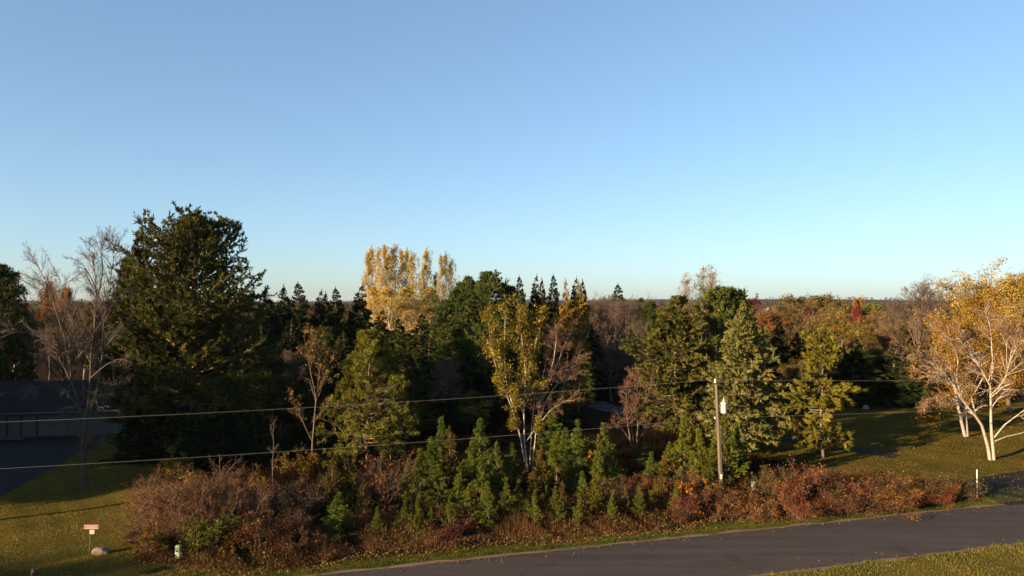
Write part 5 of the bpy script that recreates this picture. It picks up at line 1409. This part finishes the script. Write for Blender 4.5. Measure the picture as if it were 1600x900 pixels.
pedestal(279, 869, 0.30, 0.66, plain_mat("pale_green_plastic", (0.20, 0.25, 0.15), 0.5, 0, .08), "pale green utility pedestal in front of the leafy green bush")
pedestal(1177, 772, 0.26, 0.85, plain_mat("pale_grey_plastic", (0.25, 0.25, 0.25), 0.5, 0, .08), "small grey utility marker box right of the transformer pole")

def mailbox():
    D = 33.4; x = gxat(53, D, 1.2)
    e = link("mailbox", None, loc=(x, D, float(gz(x, D)))); tag(e, "brown mailbox on a post at the bottom left corner", "mailbox")
    e.rotation_euler = (0, 0, math.radians(16.6 + 20))
    mb = plain_mat("rust_red_paint", (0.06, 0.035, 0.028), 0.55); wd = plain_mat("post_timber", (0.14, 0.09, 0.06), 0.8); fl = plain_mat("flag_red", (0.14, 0.03, 0.025), 0.5)
    boxes("post", [(-0.05, 0.05, -0.05, 0.05, -0.1, 0.95)], wd, e); boxes("shelf", [(-0.10, 0.10, -0.26, 0.26, 0.952, 0.985)], wd, e)
    n = 10; pr = [(-0.1, 0), (0.1, 0)] + [(0.1 * math.cos(math.pi * k / n), 0.14 + 0.1 * math.sin(math.pi * k / n)) for k in range(n + 1)]
    m = len(pr); v = [(x_, y_, 0.987 + z_) for y_ in (-0.26, 0.26) for x_, z_ in pr]
    b = Buf(); b.add(v, np.array([(i, (i + 1) % m, m + (i + 1) % m, m + i) for i in range(m)]))
    c = v + [(0, -0.262, 1.1), (0, 0.262, 1.1)]
    b.add(c, np.array([((i + 1) % m, i, 2 * m) for i in range(m)] + [(m + i, m + (i + 1) % m, 2 * m + 1) for i in range(m)]))
    bx_ = link("box", b.mesh("box", mb, False), e)
    boxes("flag", [(0.102, 0.115, -0.1, -0.07, 1.08, 1.30), (0.102, 0.115, -0.07, 0.03, 1.23, 1.30)], fl, bx_)
    boxes("latch", [(-0.015, 0.015, -0.29, -0.263, 1.16, 1.21)], DARKM, bx_)
mailbox()

def marker_post():
    D = gpt(1527, 779); p = spot(1527, D)
    e = link("marker_post", None, loc=p); tag(e, "thin white marker post with orange foot at the right end of the thicket", "post")
    b = Buf(); b.add(*lathe([(0.035, 0.14), (0.035, 1.9), (0.02, 1.93), (0, 1.935)], 10)); link("shaft", b.mesh("shaft", WHITE), e)
    b = Buf(); b.add(*lathe([(0.07, -0.08), (0.07, 0.02), (0.045, 0.17), (0.036, 0.18)], 12)); link("foot", b.mesh("foot", plain_mat("orange_plastic", (0.3, 0.07, 0.03), 0.5), True), e)
marker_post()

def far_house():
    D = 330.0; x = gxat(1215, D)
    e = link("house", None, loc=(x, D, 2.0)); tag(e, "tiny far white house roof among the autumn trees near the horizon", "house"); e.rotation_euler = (0, 0, 0.5)
    wm = plain_mat("far_white_wall", (0.3, 0.29, 0.27), 0.7); rm = plain_mat("far_roof", (0.30, 0.27, 0.25), 0.8)
    z = zat(488, D) - 2
    b = Buf(); b.add(*box(-6, 6, -4, 4, -2.2, z)); b.add(np.array([(6, -4, z), (6, 4, z), (6, 0, z + 2.3), (-6, -4, z), (-6, 4, z), (-6, 0, z + 2.3)]), np.array([(0, 1, 2), (3, 5, 4)])); link("wall", b.mesh("wall", wm, False), e)
    b = Buf(); b.add(np.array([(6.4, -4.5, z - 0.15), (6.4, 0, z + 2.5), (6.4, 4.5, z - 0.15), (-6.4, -4.5, z - 0.15), (-6.4, 0, z + 2.5), (-6.4, 4.5, z - 0.15)]), np.array([(0, 1, 4, 3), (1, 2, 5, 4)])); link("roof", b.mesh("roof", rm, False), e)
far_house()

# thin autumn air
def haze():
    b = Buf(); b.add(*box(-9600, 9600, -420, 9600, -2.0, 62.0))
    m, N, L, out = new_mat("thin_haze")
    pv = N.new("ShaderNodeVolumePrincipled")
    pv.inputs["Color"].default_value = (0.72, 0.84, 1.0, 1)
    pv.inputs["Density"].default_value = 0.00003
    pv.inputs["Anisotropy"].default_value = 0.2
    L.new(pv.outputs[0], out.inputs["Volume"])
    o = link("haze", b.mesh("haze", m, False), kind="stuff")
    o["label"] = "thin bluish haze over the far woods"; o["category"] = "haze"
haze()
